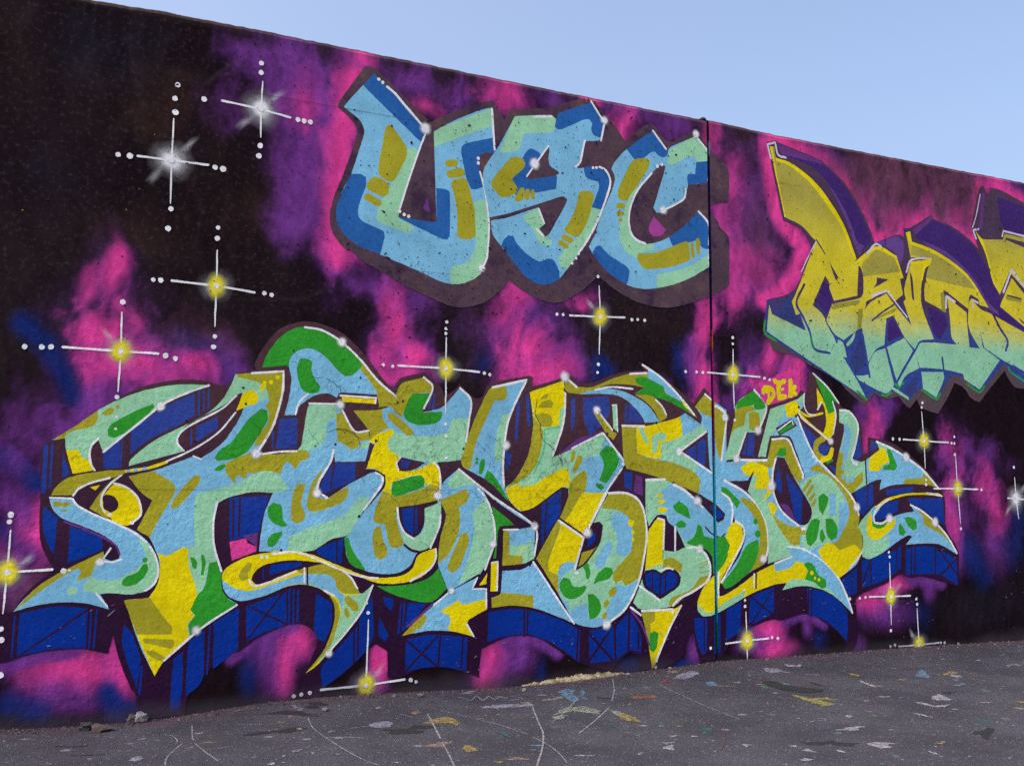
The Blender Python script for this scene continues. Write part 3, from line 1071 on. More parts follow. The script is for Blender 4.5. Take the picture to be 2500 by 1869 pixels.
CENT = """g outline
F drip:5581,2584 5653,2531 5687,2466 5784,2438 5896,2440 6069,2362 6374,2251 6450,2185 6657,2049 6713,2106 6770,2159 6905,2120 7058,2147 7098,2102 7180,2044 7269,2130 7323,2060 7465,2023 7523,2015 7648,2157 7745,2299 7863,2251 7949,2169 8054,2136 8169,2244 8318,2371 8402,2441 8460,2356 8536,2294 8656,2288 8714,2291 8732,2548 8351,2636
F centline =CB:5669,4175 5769,4206 5788,4194 6234,4113 6338,4061 6520,3941 6689,3744 6791,3569 6834,3464 7127,3570 7190,3546 7187,3631 7275,3651 7531,3793 7559,3761 7797,3718 8021,3622 8133,3540 8057,3704 8044,3747 8178,4133 8235,4158 8262,4088 8311,4100 8313,4146 8450,4147 8838,4048 8714,2297 8659,2322 8465,2433 8407,2518 8059,2212 7853,2347 7704,2360 7507,2124 7331,2216 7288,2224 7190,2116 6991,2190 6906,2140 6771,2180 6686,2100 5594,2594 5638,2864 5939,2983 6130,3361 6019,3490 5831,3542 5819,3566 5697,4089
F deepviolet:5860,4088 6182,4105 6337,4045 6506,3924 6661,3741 6763,3566 6800,3476 6665,3357 6608,3444 6535,3642 6358,3888 6153,4035
F violet:5787,4179 6002,4145 6234,4103 6272,4072 6155,4081 5823,4098
F lilacdark:6216,3982 6383,3861 6536,3663 6635,3447 6716,3425 6651,3330 6582,3472 6508,3639 6345,3887
F deepviolet:7314,3576 7558,3750 7796,3696 8004,3598 8152,3470 8371,3180 8410,3049 8698,2882 8695,2837 8262,2971 8072,3186 7779,3399 7515,3490
F lilacdark:7400,3553 7722,3469 8017,3291 8221,3067 8342,2988 8371,2946 8217,3011 7983,3244 7720,3425 7485,3498
F violet:7295,3627 7530,3779 7544,3759 7329,3588
F deepviolet:8413,4074 8779,4029 8759,3750 8490,3765 8432,3872
F violet:8145,3725 8205,4069 8247,4097 8230,3960 8185,3752
F lilacdark:6856,3472 7112,3553 7181,3507 7176,3401 7128,3290 7076,3401 6911,3457
F deepviolet:6236,3080 6313,3037 6334,2918 6271,2802 6202,2857 6165,2893
F deepviolet:7442,2959 7660,2902 7685,2807 7588,2672 7503,2730
F centshade:5772,2831 5912,2951 5897,2871 5944,2757 6017,2693 5953,2659 5768,2723
F centshade:6570,2522 6641,2628 6691,2530 6671,2377 6575,2321 6513,2438
F deepviolet:6963,2774 7021,2820 7127,2682 6955,2608
F centshade:7131,2206 7295,2360 7274,2234 7191,2137
g letter_c
F fade =CC:5705,4146 5749,4152 5765,4059 5935,4034 6162,3923 6327,3781 6492,3575 6622,3301 6580,3251 6640,3236 6616,2983 6354,2917 6306,3026 6313,3057 6264,3123 6118,2860 6200,2812 6262,2742 6373,2549 6387,2595 6445,2564 6480,2446 6434,2453 6573,2276 6686,2105 5630,2607 5661,2827 5689,2751 6041,2641 5982,2779 5938,2766 5897,2871 5944,2944 6176,3407 6145,3423 6020,3520 5857,3566
F yellow:5705,4146 5730,4147 5773,3920 5857,3571 5844,3569
F yellow:5765,4059 5935,4034 6162,3923 6327,3781 6492,3575 6622,3301 6588,3298 6465,3552 6299,3737 6135,3889 5921,4006 5768,4035
S centline 14:6177,3417 6233,3352 6270,3306
F centline:6314,3244 6414,3117 6380,3089
S centline 22:6035,3026 5947,2870 6007,2762 6079,2639 6125,2499 6291,2472
S centline 21:6262,2742 6337,2637 6453,2585
S lilac 17:5715,4042 5681,4159 5763,4188 5791,4088 5872,4075
S lilac 10:6176,3402 6101,3288 6007,3128
S green 17:5615,2692 5608,2595 5726,2536
S green 19:6582,2171 6686,2103
S green 14:6084,2590 6125,2508
g letter_e
F fade:6580,3256 6854,3435 7089,3376 7165,3188 7122,3174 7151,3040 7042,2967 6948,3053 6716,2940 6665,2711 6597,2686 6555,2652 6453,2590 6343,2642 6262,2742 6333,2888 6642,2964 6685,3009 6691,3164 6661,3243 6633,3236
F yellow:6580,3256 6854,3435 7089,3376 7165,3188 7130,3195 7067,3358 6853,3409 6669,3286
F dull:6682,3266 6853,3409 7067,3358 7125,3237 6899,3194 6691,3154
F centline:6849,3163 6987,3156 6796,3060 6839,3106
F shade:6333,2888 6648,2950 6626,2912 6345,2843
F shade:6624,2866 6679,2881 6652,2710 6603,2686
S lilac 19:6740,3355 6848,3455 6910,3441
S lilac 22:6793,2998 6955,3054
S centline 26:6453,2580 6548,2642
F fade:6472,2556 6548,2632 6590,2685 6560,2602 6491,2537
g letter_n
F fade:6721,2899 6954,3033 7041,2946 7238,2774 7155,2977 7185,3001 7167,3083 7259,3335 7517,3393 7500,3349 7431,3299 7379,3134 7376,2953 7507,2672 7339,2645 7270,2567 7154,2663 7029,2847 6944,2814 6912,2585 6800,2527 6713,2409 6662,2650
F yellow:7259,3340 7524,3394 7514,3345 7438,3300 7396,3189 7374,3187 7418,3330 7272,3320
F centline:7241,3259 7273,3198 7285,2993 7260,3017
S centline 17:6777,2781 6897,2862 7040,2941
F shade:6777,2781 6911,2853 7067,2917 7037,2873
F fade:6939,2566 7147,2658 7248,2555 7037,2284
F fade:6918,2555 6799,2511 6719,2400 6723,2319 6654,2305 6574,2301 6612,2263 6900,2165 6970,2199 7007,2247
F fade:7276,2546 7312,2402 7152,2331 7069,2224 7050,2264
F fade:6917,2232 7006,2221 7178,2142 7176,2118
S centline 23:6662,2650 6696,2479 6728,2299
S lilac 20:7204,3245 7267,3357 7540,3407
S lilac 15:6976,3056 7056,2969 7191,2844
S green 17:6865,2153 6906,2145 6969,2173
S green 17:7022,2253 7062,2219 7120,2268
g letter_t
F fade:7214,3596 7265,3613 7283,3524 7529,3481 7778,3393 8000,3267 8225,3012 8109,3025 8097,3078 7998,3114 7973,3079 7959,2979 7658,3127 7641,3093 7676,2924 7416,3010 7414,3116 7476,3314 7555,3419 7261,3378
F yellow:7214,3596 7265,3613 7283,3524 7529,3481 7778,3393 8000,3267 8225,3012 8195,3021 7976,3254 7762,3370 7513,3452 7260,3500
F dull:7281,3492 7513,3452 7762,3370 7976,3254 8071,3164 7617,3199 7441,3214 7476,3314 7539,3396 7262,3399
F shade:7611,3091 7657,3116 7676,2924 7617,2930
F fade:7692,3065 7934,2945 7938,2804 7954,2627 8084,2627 7957,2805 7970,3035 8004,3081 8058,2955 8131,2633 8344,2536 8061,2250 7868,2337 7856,2384 7662,2406 7471,2411 7319,2408 7276,2546 7352,2630 7795,2643 7731,2703 7714,2927
F fade:7339,2372 7609,2387 7613,2324 7509,2156 7353,2227
S lilac 23:7676,2967 7682,3075 7788,3030
S lilac 21:8030,2996 8011,3071 8087,3045
S centline 20:7602,2514 7617,2387
S green 17:7338,2216 7508,2140 7562,2195
S green 18:7896,2295 8060,2228 8125,2285
g letter_o
F fade:8097,3709 8171,3650 8459,3671 8487,3731 8815,3722 8778,3193 8528,3374 8385,3148 8297,3262 8218,3510
F yellow:8097,3709 8171,3650 8194,3630 8328,3254 8385,3148 8297,3262 8218,3510
F centline:8501,3698 8812,3676 8808,3618 8500,3676
F fade:8557,3320 8774,3136 8753,2841 8377,3036
F centline:8481,3156 8675,3139 8682,3123 8480,3139
F shade:8464,3143 8682,3123 8672,3094 8462,3104
F fade:8004,3081 8115,2992 8261,2954 8693,2814 8749,2796 8721,2391 8470,2511 8407,2529 8147,2634
S centline 27:8277,2961 8364,2835 8460,2720 8430,2630
S centline 27:8517,2491 8722,2414
F centline:8613,2954 8756,2886 8754,2864 8644,2923
S lilac 22:8434,3174 8562,3400 8716,3256
S lilac 19:8100,3642 8066,3716 8137,3736
S lilac 19:8453,3704 8473,3757 8758,3739
S lilac 11:8181,4066 8113,3855 8059,3738
S green 19:8452,2477 8481,2434 8717,2336"""
MAIN = """g outline
F ink =BASE:341,1567 395,1608 492,1672 630,1782 744,1864 875,1933 1046,1981 1220,1990 1344,1963 1408,2002 1422,2041 1545,2076 1537,2099 1566,2175 1673,2326 1796,2390 1887,2403 1982,2388 2112,2336 2243,2225 2379,2067 2455,1992 2486,2040 2511,2072 2681,2119 2732,2077 2805,2017 2829,1962 2908,2013 2941,2049 3034,1971 3071,1956 3115,1977 3168,2062 3476,2136 3505,2129 3505,2062 3738,2132 3776,2166 3837,2146 3884,2107 4005,2116 4118,2160 4282,2209 4453,2224 4399,2292 4600,2195 4787,2079 4896,1999 4999,2124 5087,2035 5200,1947 5279,1925 5317,2026 5482,2137 5611,2012 5809,2056 5971,2150 6009,2135 6007,2084 6080,2313 6253,2203 6389,2043 6491,1985 6598,1931 6614,1869 6618,1633 6679,1655 6685,1789 6968,1741 7212,1613 7392,1492 7556,1298 7561,1033 7677,872 7708,797 7692,513 7485,569 7258,618 7118,612 7010,646 6843,574 6574,503 6496,460 6496,125 6453,62 6404,55 6342,163 6181,275 6012,358 5890,363 5718,327 5624,338 5433,295 5226,198 5122,86 4935,68 4899,136 4864,288 4818,231 4731,87 4519,28 4380,46 4388,110 4304,173 4191,100 4149,45 3915,110 3723,212 3580,302 3452,337 3304,334 3116,266 3099,127 3102,78 2978,127 2838,164 2670,165 2556,126 2449,126 2446,292 2365,343 2302,301 2155,170 2015,90 2009,35 1870,46 1908,188 1980,386 1947,454 1870,495 1779,492 1613,430 1491,351 1427,348 1277,211 1200,108 1182,1 929,0 910,131 875,178 803,354 766,491 744,384 608,420 453,422 313,404 213,373 170,369 158,621 182,633 235,650 285,732 368,815 444,872 399,933 358,1028 345,1175 346,1309 336,1471
F royal:672,1532 851,1698 1003,1817 1181,1911 1185,1773 1090,1712 941,1629 824,1535 805,1507 761,1450 676,1446
S royal 13:1205,1919 1208,1781
S royal 11:1233,1928 1235,1804
S royal 12:1262,1936 1263,1820
S ink 27:774,1625 774,1444
S royal 9:771,1625 770,1457
S ink 37:804,1661 802,1507
F royal:352,1573 373,1581 373,1303 348,1303
F royal:389,1588 401,1588 400,1330 388,1330
F royal:451,1542 465,1501 494,1413 457,1385
F royal:1195,1708 1321,1771 1323,1698 1191,1607
S royal 10:1167,1686 1167,1592
F royal:364,1228 438,1168 442,933 395,1021 366,1121
S ink 9:445,1161 435,946
F royal:510,1113 685,1050 688,975 506,904
F royal:269,635 460,666 624,645 621,425 452,429 264,402
S ink 11:625,639 282,407
S royal 10:245,623 238,397
S royal 9:643,638 639,424
S royal 10:673,637 662,423
F royal:822,548 870,485 921,346 908,175 820,420
S royal 12:933,298 922,143
F royal:1109,334 1162,372 1163,155 1147,36 1100,27 1100,197
F royal:1195,432 1283,490 1278,198 1185,108 1186,294
S royal 10:1314,509 1305,230
F royal:1338,529 1484,614 1484,366 1339,256
F royal:1407,1276 1648,1291 1588,1058 1415,1017
S ink 12:1433,1262 1436,1031
S ink 12:1472,1269 1471,1045
F violet:1493,1044 1588,1065 1583,978
F pink:1415,1010 1515,1030 1524,1001 1583,978 1580,949 1433,895
F royal:1527,619 1775,696 1780,499 1626,450 1533,405
S ink 12:1542,619 1780,499
S ink 11:1746,682 1540,419
S royal 12:1794,710 1795,499
S royal 10:1820,712 1821,505
S royal 12:1849,708 1848,511
F royal:1965,681 2067,611 2070,492 2026,377 1987,394 1955,461
F royal:2021,238 2243,468 2258,512 2335,652 2348,410 2301,308 2185,205 2016,89 2006,202
S ink 12:2219,470 2219,239
S ink 12:2246,498 2246,275
F royal:2409,641 2482,623 2475,547 2426,588
F royal:2386,514 2453,389 2429,353 2380,394
F royal:2532,598 2716,583 2584,443 2510,394
S ink 13:2545,598 2535,408
S ink 13:2574,597 2559,444
F royal:1951,948 2090,1005 2137,1020 2125,862 2077,871 1983,918
S ink 11:2094,1013 2093,878
F royal:2569,360 2752,380 3011,350 3004,125 2840,167 2671,171 2571,148
S ink 13:2577,352 2797,170
S ink 13:2795,370 2571,155
S ink 13:2816,369 2801,170
S ink 13:2959,353 2956,151
S ink 13:2989,348 2982,134
F royal:1703,1769 1817,1780 1818,1592 1685,1582
S royal 13:1667,1693 1663,1589
F royal:2072,1498 2208,1501 2206,1393 2083,1339 2006,1301 1974,1331 2003,1414 2057,1491
S ink 11:2065,1491 2044,1339
S royal 15:2726,1940 2718,1876
S royal 15:2756,1974 2744,1869
F royal:3581,1242 3735,1334 3725,1166 3657,1075 3581,952 3572,1076
S ink 14:3619,1258 3600,977
S royal 25:3392,1939 3374,1688
S royal 27:3462,1992 3477,1791
F royal:3291,1612 3346,1571 3300,1455
F royal:3919,1995 4137,2022 4136,1882 4044,1774 3973,1729 3924,1840
F royal:3820,1991 3855,1992 3844,1794 3814,1751
F violet:4084,1767 3873,1641 3706,1578 3873,1701 3973,1729
F royal:4281,1975 4364,1943 4437,1839 4269,1834
S ink 13:4307,1967 4300,1835
F royal:4266,1467 4338,1467 4326,1328 4265,1362
F violet:4369,1450 4421,1433 4430,1293 4347,1319
F royal:3168,508 3349,520 3525,495 3713,433 3887,351 3876,129 3722,237 3581,310 3451,346 3304,342 3161,310
S ink 14:3441,511 3441,334
S ink 14:3469,510 3464,341
S ink 14:3872,351 3857,147
F royal:3955,339 4164,361 4172,118 3963,115
S ink 18:3955,330 4152,127
S ink 18:4123,321 3954,124
F royal:4184,360 4307,464 4397,289 4396,154 4304,185 4187,125
S ink 18:4301,455 4288,177
S ink 17:4377,307 4375,172
F royal:4876,385 4975,380 4970,117 4937,119 4885,262
S ink 12:4953,381 4948,127
F royal:5064,394 5120,391 5114,117 5058,112
F royal:2949,362 3010,343 2995,133 2951,152
S ink 11:2980,352 2968,143
F royal:6519,1336 6721,1396 6727,1238 6603,1140 6564,1160
S ink 14:6667,1386 6653,1208
F royal:6867,1347 7187,1379 7184,1328 6879,1297
F royal:6793,1208 7014,1268 6996,1168 6802,1099 6734,1100
F royal:7126,1278 7538,1278 7547,1042 7290,1186 7138,1237
F royal:5353,1618 5415,1778 5486,1785 5469,1602
S ink 13:5415,1769 5399,1610
F royal:6505,1630 6592,1811 6611,1632 6543,1587
F royal:6724,1764 6802,1706 6706,1664
F royal:5963,1870 6061,1815 6208,1664 6217,1567 6106,1642 6022,1756
F royal:6185,1721 6248,1703 6259,1655 6207,1644
F royal:6242,1548 6319,1529 6316,1471
F royal:5255,1405 5406,1406 5381,1350
F royal:5406,522 5642,586 5637,385 5424,313 5389,324
S ink 15:5412,522 5624,376
S ink 14:5630,559 5412,314
F royal:5198,441 5319,489 5307,266 5170,202 5175,424
F royal:5981,564 6166,529 6315,448 6400,339 6385,122 6281,222 6133,315 5986,359
S ink 13:5999,554 5986,359
S ink 13:6030,553 6017,348
F royal:6574,765 6953,844 7023,882 7014,694 6819,602 6565,543
S ink 16:6680,772 6565,562
S ink 16:6673,762 6671,558
S ink 14:6967,854 6972,686
F royal:7077,852 7203,869 7414,855 7684,757 7678,533 7473,621 7261,637 7066,633
S ink 17:7429,855 7416,623
S ink 17:7457,844 7676,625
S ink 17:7684,757 7458,611
S ink 16:7147,860 7128,632
S ink 16:7188,859 7170,640
F royal:6347,618 6519,708 6504,507 6419,491
S ink 13:6466,671 6453,509
F royal:4896,375 4995,375 4984,125 4924,138
S ink 12:4967,372 4963,135
F royal:5062,376 5118,409 5112,126 5056,121
g letter_h
F mint =A1:394,1605 492,1673 630,1781 745,1852 911,1920 1081,1957 1264,1962 1153,1917 1002,1845 851,1705 672,1539 636,1618 606,1572 598,1524 610,1469 628,1435 510,1413 473,1535 460,1617
F olive ^A1:394,1605 492,1676 630,1785 634,1747 620,1704 582,1679 506,1663 469,1638 460,1617
F yellow ^A1:466,1549 539,1550 557,1502 606,1496 631,1435 507,1409
F olive:650,1768 701,1805 724,1792 715,1770 670,1751
D olive 12:739,1808
F green ^A1:941,1836 948,1815 851,1698 728,1624 694,1637 690,1672 711,1707 815,1774
F ink:640,1618 665,1546 676,1442 631,1435 610,1476 603,1552
S white 13:1261,1960 1153,1917 1002,1838 851,1705 672,1543
S white 12:640,1618 605,1579 596,1524 610,1462 628,1435
D white 8:735,1749 734,1679
F cyan =H:1421,2039 1725,2075 1721,1958 1701,1852 1667,1730 1616,1632 1567,1557 1694,1548 1822,1570 1848,1615 1878,1828 1896,1878 2077,1882 2180,1723 2294,1703 2303,1642 2273,1513 2069,1506 2063,1586 2041,1506 1973,1391 1955,1316 1983,1286 2030,1278 2163,1362 2298,1432 2347,1445 2401,1418 2402,1348 2262,1187 2176,1049 2051,1013 1936,948 1769,944 1595,948 1621,1166 1674,1307 1551,1312 1407,1281 1340,1245 1316,1097 1332,954 1371,832 1377,740 1404,682 1473,637 1269,505 1056,324 1005,239 919,414 853,595 817,685 955,693 1006,781 1009,892 971,997 942,1046 874,1089 955,1260 886,1312 816,1402 962,1439 1097,1491 1193,1528 1229,1514 1340,1596 1410,1686 1465,1790 1478,1832 1432,1808 1469,1920 1454,1923 1347,1838 1214,1760 1132,1706 1092,1655 1090,1605 1123,1555 813,1462 825,1500 942,1608 1090,1691 1228,1767 1332,1859 1394,1965
F mint ^H:800,1451 825,1507 942,1615 1090,1705 1228,1782 1332,1874 1417,2040 1622,2010 1625,1893 1514,1859 1468,1931 1348,1830 1132,1699 1089,1619 1130,1548
F olive ^H:1421,2044 1436,2023 1578,1989 1624,1938 1633,1879 1611,1841 1634,1819 1629,1744 1579,1668 1544,1593 1616,1625 1735,1853 1730,2079
F yellow ^H:1476,1932 1542,1944 1565,1906 1559,1861 1493,1840 1432,1804 1434,1834
F yellow ^H:1578,1974 1596,2006 1615,2002 1612,1968 1586,1937 1576,1951
D yellow 14:1645,1999 1685,2032
F olive ^H:1379,1488 1508,1549 1560,1550 1694,1560 1861,1578 1903,1564 1900,1526 1855,1510 1825,1480 1810,1450 1779,1494 1748,1501 1720,1426 1600,1440 1491,1394 1434,1365 1381,1430
F green ^H:1517,1770 1589,1832 1627,1819 1629,1759 1579,1668 1508,1563 1436,1518 1329,1501 1307,1516 1341,1567 1412,1620 1467,1702
D cyan 23:1462,1390
D cyan 19:1527,1413
F green ^H:1309,1443 1330,1469 1372,1484 1380,1466 1345,1440
F mint ^H:1202,1263 1222,1306 1348,1335 1455,1365 1600,1440 1697,1426 1767,1345 1775,1330 1678,1307 1551,1307 1407,1278 1337,1245 1309,1097 1324,955 1364,826 1350,827 1298,885 1275,744 1234,696 1180,888 1170,980 1211,993 1199,1156
F olive ^H:805,1409 928,1439 1032,1390 1081,1348 1083,1306 1025,1200 968,1088 943,1033 861,1089 955,1263 886,1305 837,1354
F olive ^H:1197,1410 1229,1410 1227,1370 1106,1221 1079,1210 1062,1221 1071,1256 1143,1356
F yellow ^H:810,685 955,693 1012,892 993,955 1048,932 1149,986 1170,973 1180,874 1234,696 1196,614 1224,578 1185,524 1201,440 1005,232
F olive ^H:810,685 962,693 1047,572 1096,515 1091,474 897,484 853,595
F olive ^H:931,459 1105,445 1110,417 1094,391 938,434
F olive ^H:950,386 993,387 1069,337 1049,318 974,357
F green ^H:1298,885 1347,898 1379,796 1377,740 1404,682 1477,630 1269,499 1201,460 1185,524 1224,578 1196,614 1234,696 1275,744
F green:1185,923 1206,922 1228,887 1222,851 1201,859
F green:1248,936 1265,935 1277,885 1266,815 1252,815 1253,879
S yellow 18:1028,1488 928,1453 795,1430
S cyan 16:914,1450 894,1445
S cyan 16:861,1439 848,1438
S cyan 16:821,1434 808,1430
S white 11:1428,1800 1338,1684 1233,1601 1130,1541 1028,1493
S white 11:1429,1904 1348,1823 1215,1745 1139,1699 1095,1655 1086,1605 1126,1559
S white 10:1183,1528 1229,1509
D ink 9:1472,1955 1490,1856
G white 49:982,1820
F green:1642,1218 1679,1247 1724,1236 1736,1203 1741,1144 1772,1107 1750,1096 1690,1115 1651,1159
F green:1736,1070 1740,1055 1708,997 1679,972 1653,976 1644,1013 1669,1049
F olive:1798,1284 1820,1351 1850,1367 1881,1359 1867,1299 1853,1247 1885,1172 1870,1135 1833,1117 1794,1136 1790,1180
F mint ^H:1782,1033 1933,1097 2126,1163 2228,1270 2308,1285 2262,1185 2176,1042 2051,1006 1936,937 1777,937
F mint ^H:1900,1878 2072,1886 2073,1836 2078,1790 2012,1764 2006,1657 1976,1611 1906,1579 1822,1577 1858,1676 1874,1828
F olive ^H:2074,1812 2113,1837 2137,1822 2196,1716 2309,1712 2302,1657 2229,1640 2222,1601 2174,1585 2141,1615 2085,1636 2076,1720
F mint ^H:2229,1632 2302,1642 2295,1610 2238,1586
F olive ^H:1994,1475 1980,1429 1943,1338 1967,1278 2022,1271 2107,1324 2163,1347 2163,1309 2133,1255 2047,1218 1946,1188 1900,1196 1891,1256 1926,1376
S white 14:1523,2049 1722,2073 1721,1958 1701,1852 1666,1730 1617,1632 1574,1565
S white 12:1597,1547 1708,1564 1818,1570
S white 11:1892,1876 2072,1880
S white 13:2105,1852 2196,1708 2293,1713
S white 14:2059,1582 2041,1506 1969,1384 1955,1316 2022,1278
D ink 9:2070,1618
G white 59:1563,1550
G white 53:1955,1308
S white 13:1333,1248 1315,1133 1323,990 1371,836
S white 13:1470,629 1269,505 1055,327
G white 49:1234,489
g letter_spiral
F olive:402,1290 425,1338 479,1386 567,1414 696,1433 794,1437 789,1413 737,1395 711,1391 608,1366 533,1325 515,1291
F cyan =L:393,1276 509,1272 536,1235 615,1187 740,1138 861,1082 951,1004 1001,905 1011,836 986,767 927,728 842,716 756,728 685,725 740,637 598,677 459,686 343,673 235,645 286,710 374,795 526,884 695,968 703,927 742,912 781,925 787,952 765,1000 698,1056 580,1112 464,1161 411,1215
F mint ^L:876,1040 951,997 1012,891 1014,822 986,760 921,718 842,709 724,722 595,744 600,787 636,827 682,805 786,808 914,894 925,963
F olive ^L:410,1255 504,1248 511,1235 492,1225 417,1228
F olive ^L:455,1208 487,1208 494,1198 462,1198
F olive ^L:235,642 374,802 526,891 701,974 696,927 653,887 636,833 561,802 554,809 578,842 571,869 552,870 406,781
F green:806,794 824,821 883,840 915,887 938,893 946,858 924,811 873,771 827,763 803,774
D green 15:926,913
D mint 26:535,750
F yellow:738,1359 804,1345 866,1290 895,1227 891,1171 852,1130 813,1113 747,1131 726,1159 687,1173 671,1241 682,1290
F ink:676,1283 695,1296 741,1283 766,1241 757,1207 725,1190 685,1214
F olive:789,1416 737,1387 668,1311 608,1215 727,1146 679,1201 670,1256 688,1311 738,1366
F yellow:609,1338 660,1349 636,1318
S white 11:776,1408 718,1359 675,1290 671,1235 692,1193
S white 12:738,1360 805,1339 867,1284 892,1221 891,1172 846,1131
S white 12:711,1391 608,1361 539,1323 518,1289
S white 12:396,1277 509,1272
S white 12:516,1269 543,1231 628,1183 740,1135 861,1071 930,1018
S white 12:951,990 987,927 1004,836 979,767 934,735
S white 11:733,984 696,927
S white 11:704,910 749,905 794,921
S white 9:666,728 727,654
S violet 12:477,1140 580,1099 698,1043 765,994 784,945
D white 11:719,1181 846,1129
D white 16:485,862
D white 8:517,865
G white 43:678,907
g letter_t
F cyan =T:1586,2090 1603,2148 1675,2266 1765,2341 1849,2366 1967,2356 2096,2287 2211,2192 2353,2043 2496,1939 2480,1882 2356,1870 2346,1948 2095,1952 2072,1920 2016,1945 1930,1929 1868,1889 1815,1841 1801,1799 1733,1793 1760,1899 1773,2021 1755,2104 1740,2110
F green ^T:1582,2086 1599,2148 1675,2270 1765,2345 1849,2370 1967,2359 2096,2291 2244,2171 2237,2131 2181,2073 2125,2062 2068,2106 2011,2165 1939,2214 1868,2229 1807,2206 1762,2157 1756,2096
F olive ^T:2252,2167 2353,2050 2505,1939 2480,1875 2356,1862 2346,1964 2312,2017 2229,2115
F green:1812,2130 1831,2161 1878,2160 1909,2143 1902,2097 1927,2029 1967,1985 1952,1953 1898,1939 1843,1964 1810,2053
F ink:2083,1944 2095,1956 2346,1952 2362,1878 2356,1854 2121,1845
F yellow:2107,1926 2339,1920 2335,1891 2112,1895
S white 13:2099,1935 2340,1930 2337,1896
S white 14:1853,2364 1967,2352 2096,2287 2228,2177 2353,2043 2496,1935
S white 12:1883,1935 1830,1887 1805,1803
G white 55:2100,2283
G white 55:2096,1875
g letter_e
F cyan =E:2487,1978 2520,2035 2681,2083 2747,2018 2684,1874 2663,1846 2805,1883 2874,1947 2940,2025 3030,1945 3009,1789 2988,1658 2966,1532 2778,1516 2801,1462 2811,1303 2811,1168 2800,1097 2737,957 2645,918 2595,835 2513,792 2398,786 2276,814 2180,862 2150,960 2141,1021 2176,1049 2270,1187 2405,1348 2413,1403 2346,1459 2277,1463 2335,1623 2294,1641 2301,1704 2185,1840 2364,1854 2505,1903 2479,1938
F olive ^E:2185,1840 2348,1862 2497,1903 2479,1977 2520,2039 2681,2087 2751,2018 2726,1981 2597,1971 2572,1934 2539,1853 2515,1805 2439,1881 2389,1871 2390,1800 2432,1739 2375,1706 2302,1649 2285,1703 2235,1779
F green ^E:2597,1971 2726,1977 2684,1874 2663,1846 2814,1855 2806,1807 2754,1773 2651,1761 2566,1783 2531,1829 2564,1918
F olive:2423,1837 2464,1834 2600,1728 2613,1705 2576,1684 2550,1695 2423,1801
F mint ^E:2426,1645 2474,1717 2567,1688 2738,1692 2850,1719 2893,1810 3022,1822 2992,1658 2971,1533 2779,1509 2510,1552 2435,1590
F yellow ^E:2290,1641 2351,1690 2457,1732 2470,1701 2426,1645 2435,1590 2510,1552 2490,1497 2503,1458 2621,1460 2757,1521 2809,1462 2819,1351 2742,1342 2733,1374 2690,1358 2689,1413 2638,1428 2488,1388 2455,1364 2456,1302 2398,1325 2413,1403 2346,1464 2273,1463 2335,1631
F green ^E:2463,1380 2655,1428 2690,1405 2690,1350 2623,1326 2489,1286 2456,1294
F olive ^E:2398,1321 2456,1302 2489,1286 2690,1342 2733,1366 2819,1343 2786,1255 2498,1209 2491,1162 2517,1061 2547,991 2527,953 2469,954 2444,978 2418,1101 2344,1117 2335,1148 2358,1240
F mint ^E:2692,1208 2811,1255 2817,1160 2804,1097 2737,960 2653,927 2602,944 2552,991 2508,1147 2517,1084 2618,1017 2677,1051 2693,1122
F olive:2337,1064 2360,1094 2389,1086 2403,1009 2437,939 2421,894 2380,876 2351,903 2334,987
F green ^E:2137,1028 2169,1024 2194,952 2235,891 2284,821 2277,806 2172,854
F ink:2490,1497 2519,1545 2693,1512 2621,1467 2537,1451 2495,1462
F royal:2519,1529 2586,1518 2570,1475 2528,1474
F ink:2498,1216 2624,1231 2785,1262 2790,1243 2692,1207 2693,1121 2668,1051 2618,1016 2551,1052 2508,1146
F royal:2532,1208 2641,1219 2643,1051 2609,1036 2550,1091
S ink 11:2620,1216 2618,1044
S ink 16:2552,971 2602,935 2661,922
F ink:2335,1623 2281,1463 2291,1571
F ink:2346,1464 2412,1426 2417,1379 2406,1340 2270,1187 2262,1194 2389,1348 2396,1402
S white 13:2677,2083 2743,2018 2680,1874
S white 14:2945,2023 3026,1945 3013,1806 2992,1658
S white 11:2519,1545 2490,1505 2503,1462
S white 13:2753,1513 2792,1478 2806,1382 2802,1319
S white 13:2500,1212 2512,1130 2551,1052 2618,1009
S white 13:2808,1163 2800,1088 2737,948
S white 14:2347,1440 2396,1409 2385,1355 2269,1201
D ink 10:2345,1649 2530,1916 2975,1609 2238,1158 2715,929
G white 58:2789,1295
g letter_swoosh
F green:2367,711 2498,707 2614,718 2731,753 2799,813 2825,750 2860,678 2784,611 2716,590 2582,619 2457,662
F yellow =Y:1379,768 1381,825 1419,866 1526,917 1672,943 1822,947 1937,919 2093,855 2253,791 2382,762 2538,773 2612,818 2653,903 2780,947 2781,876 2731,799 2630,741 2497,722 2375,730 2253,772 2141,820 2206,762 2251,670 2271,666 2342,720 2288,594 2180,449 2065,323 1983,240 1908,191 2012,312 2063,419 2088,521 2075,625 2011,694 1903,735 1789,732 1642,679 1512,652 1439,669 1395,710
F cyan ^Y:1375,782 1401,767 1459,729 1553,711 1714,756 1878,802 2017,798 2079,766 2112,691 2160,659 2131,563 2106,639 2011,698 1903,739 1789,735 1642,676 1512,649 1425,659 1381,704
F olive ^Y:1832,826 1907,860 2015,865 2133,824 2213,762 2259,666 2144,674 2096,713 2079,766 2017,798 1878,802
F mint ^Y:2144,659 2255,666 2350,727 2296,593 2188,449 2073,322 1983,233 2027,318 2101,453 2131,563
F olive ^Y:1900,188 2011,319 2059,419 2081,521 2059,641 2034,686 2098,624 2123,556 2109,483 2065,352 1967,241
F olive:2149,644 2176,654 2240,603 2245,558 2209,560 2153,622
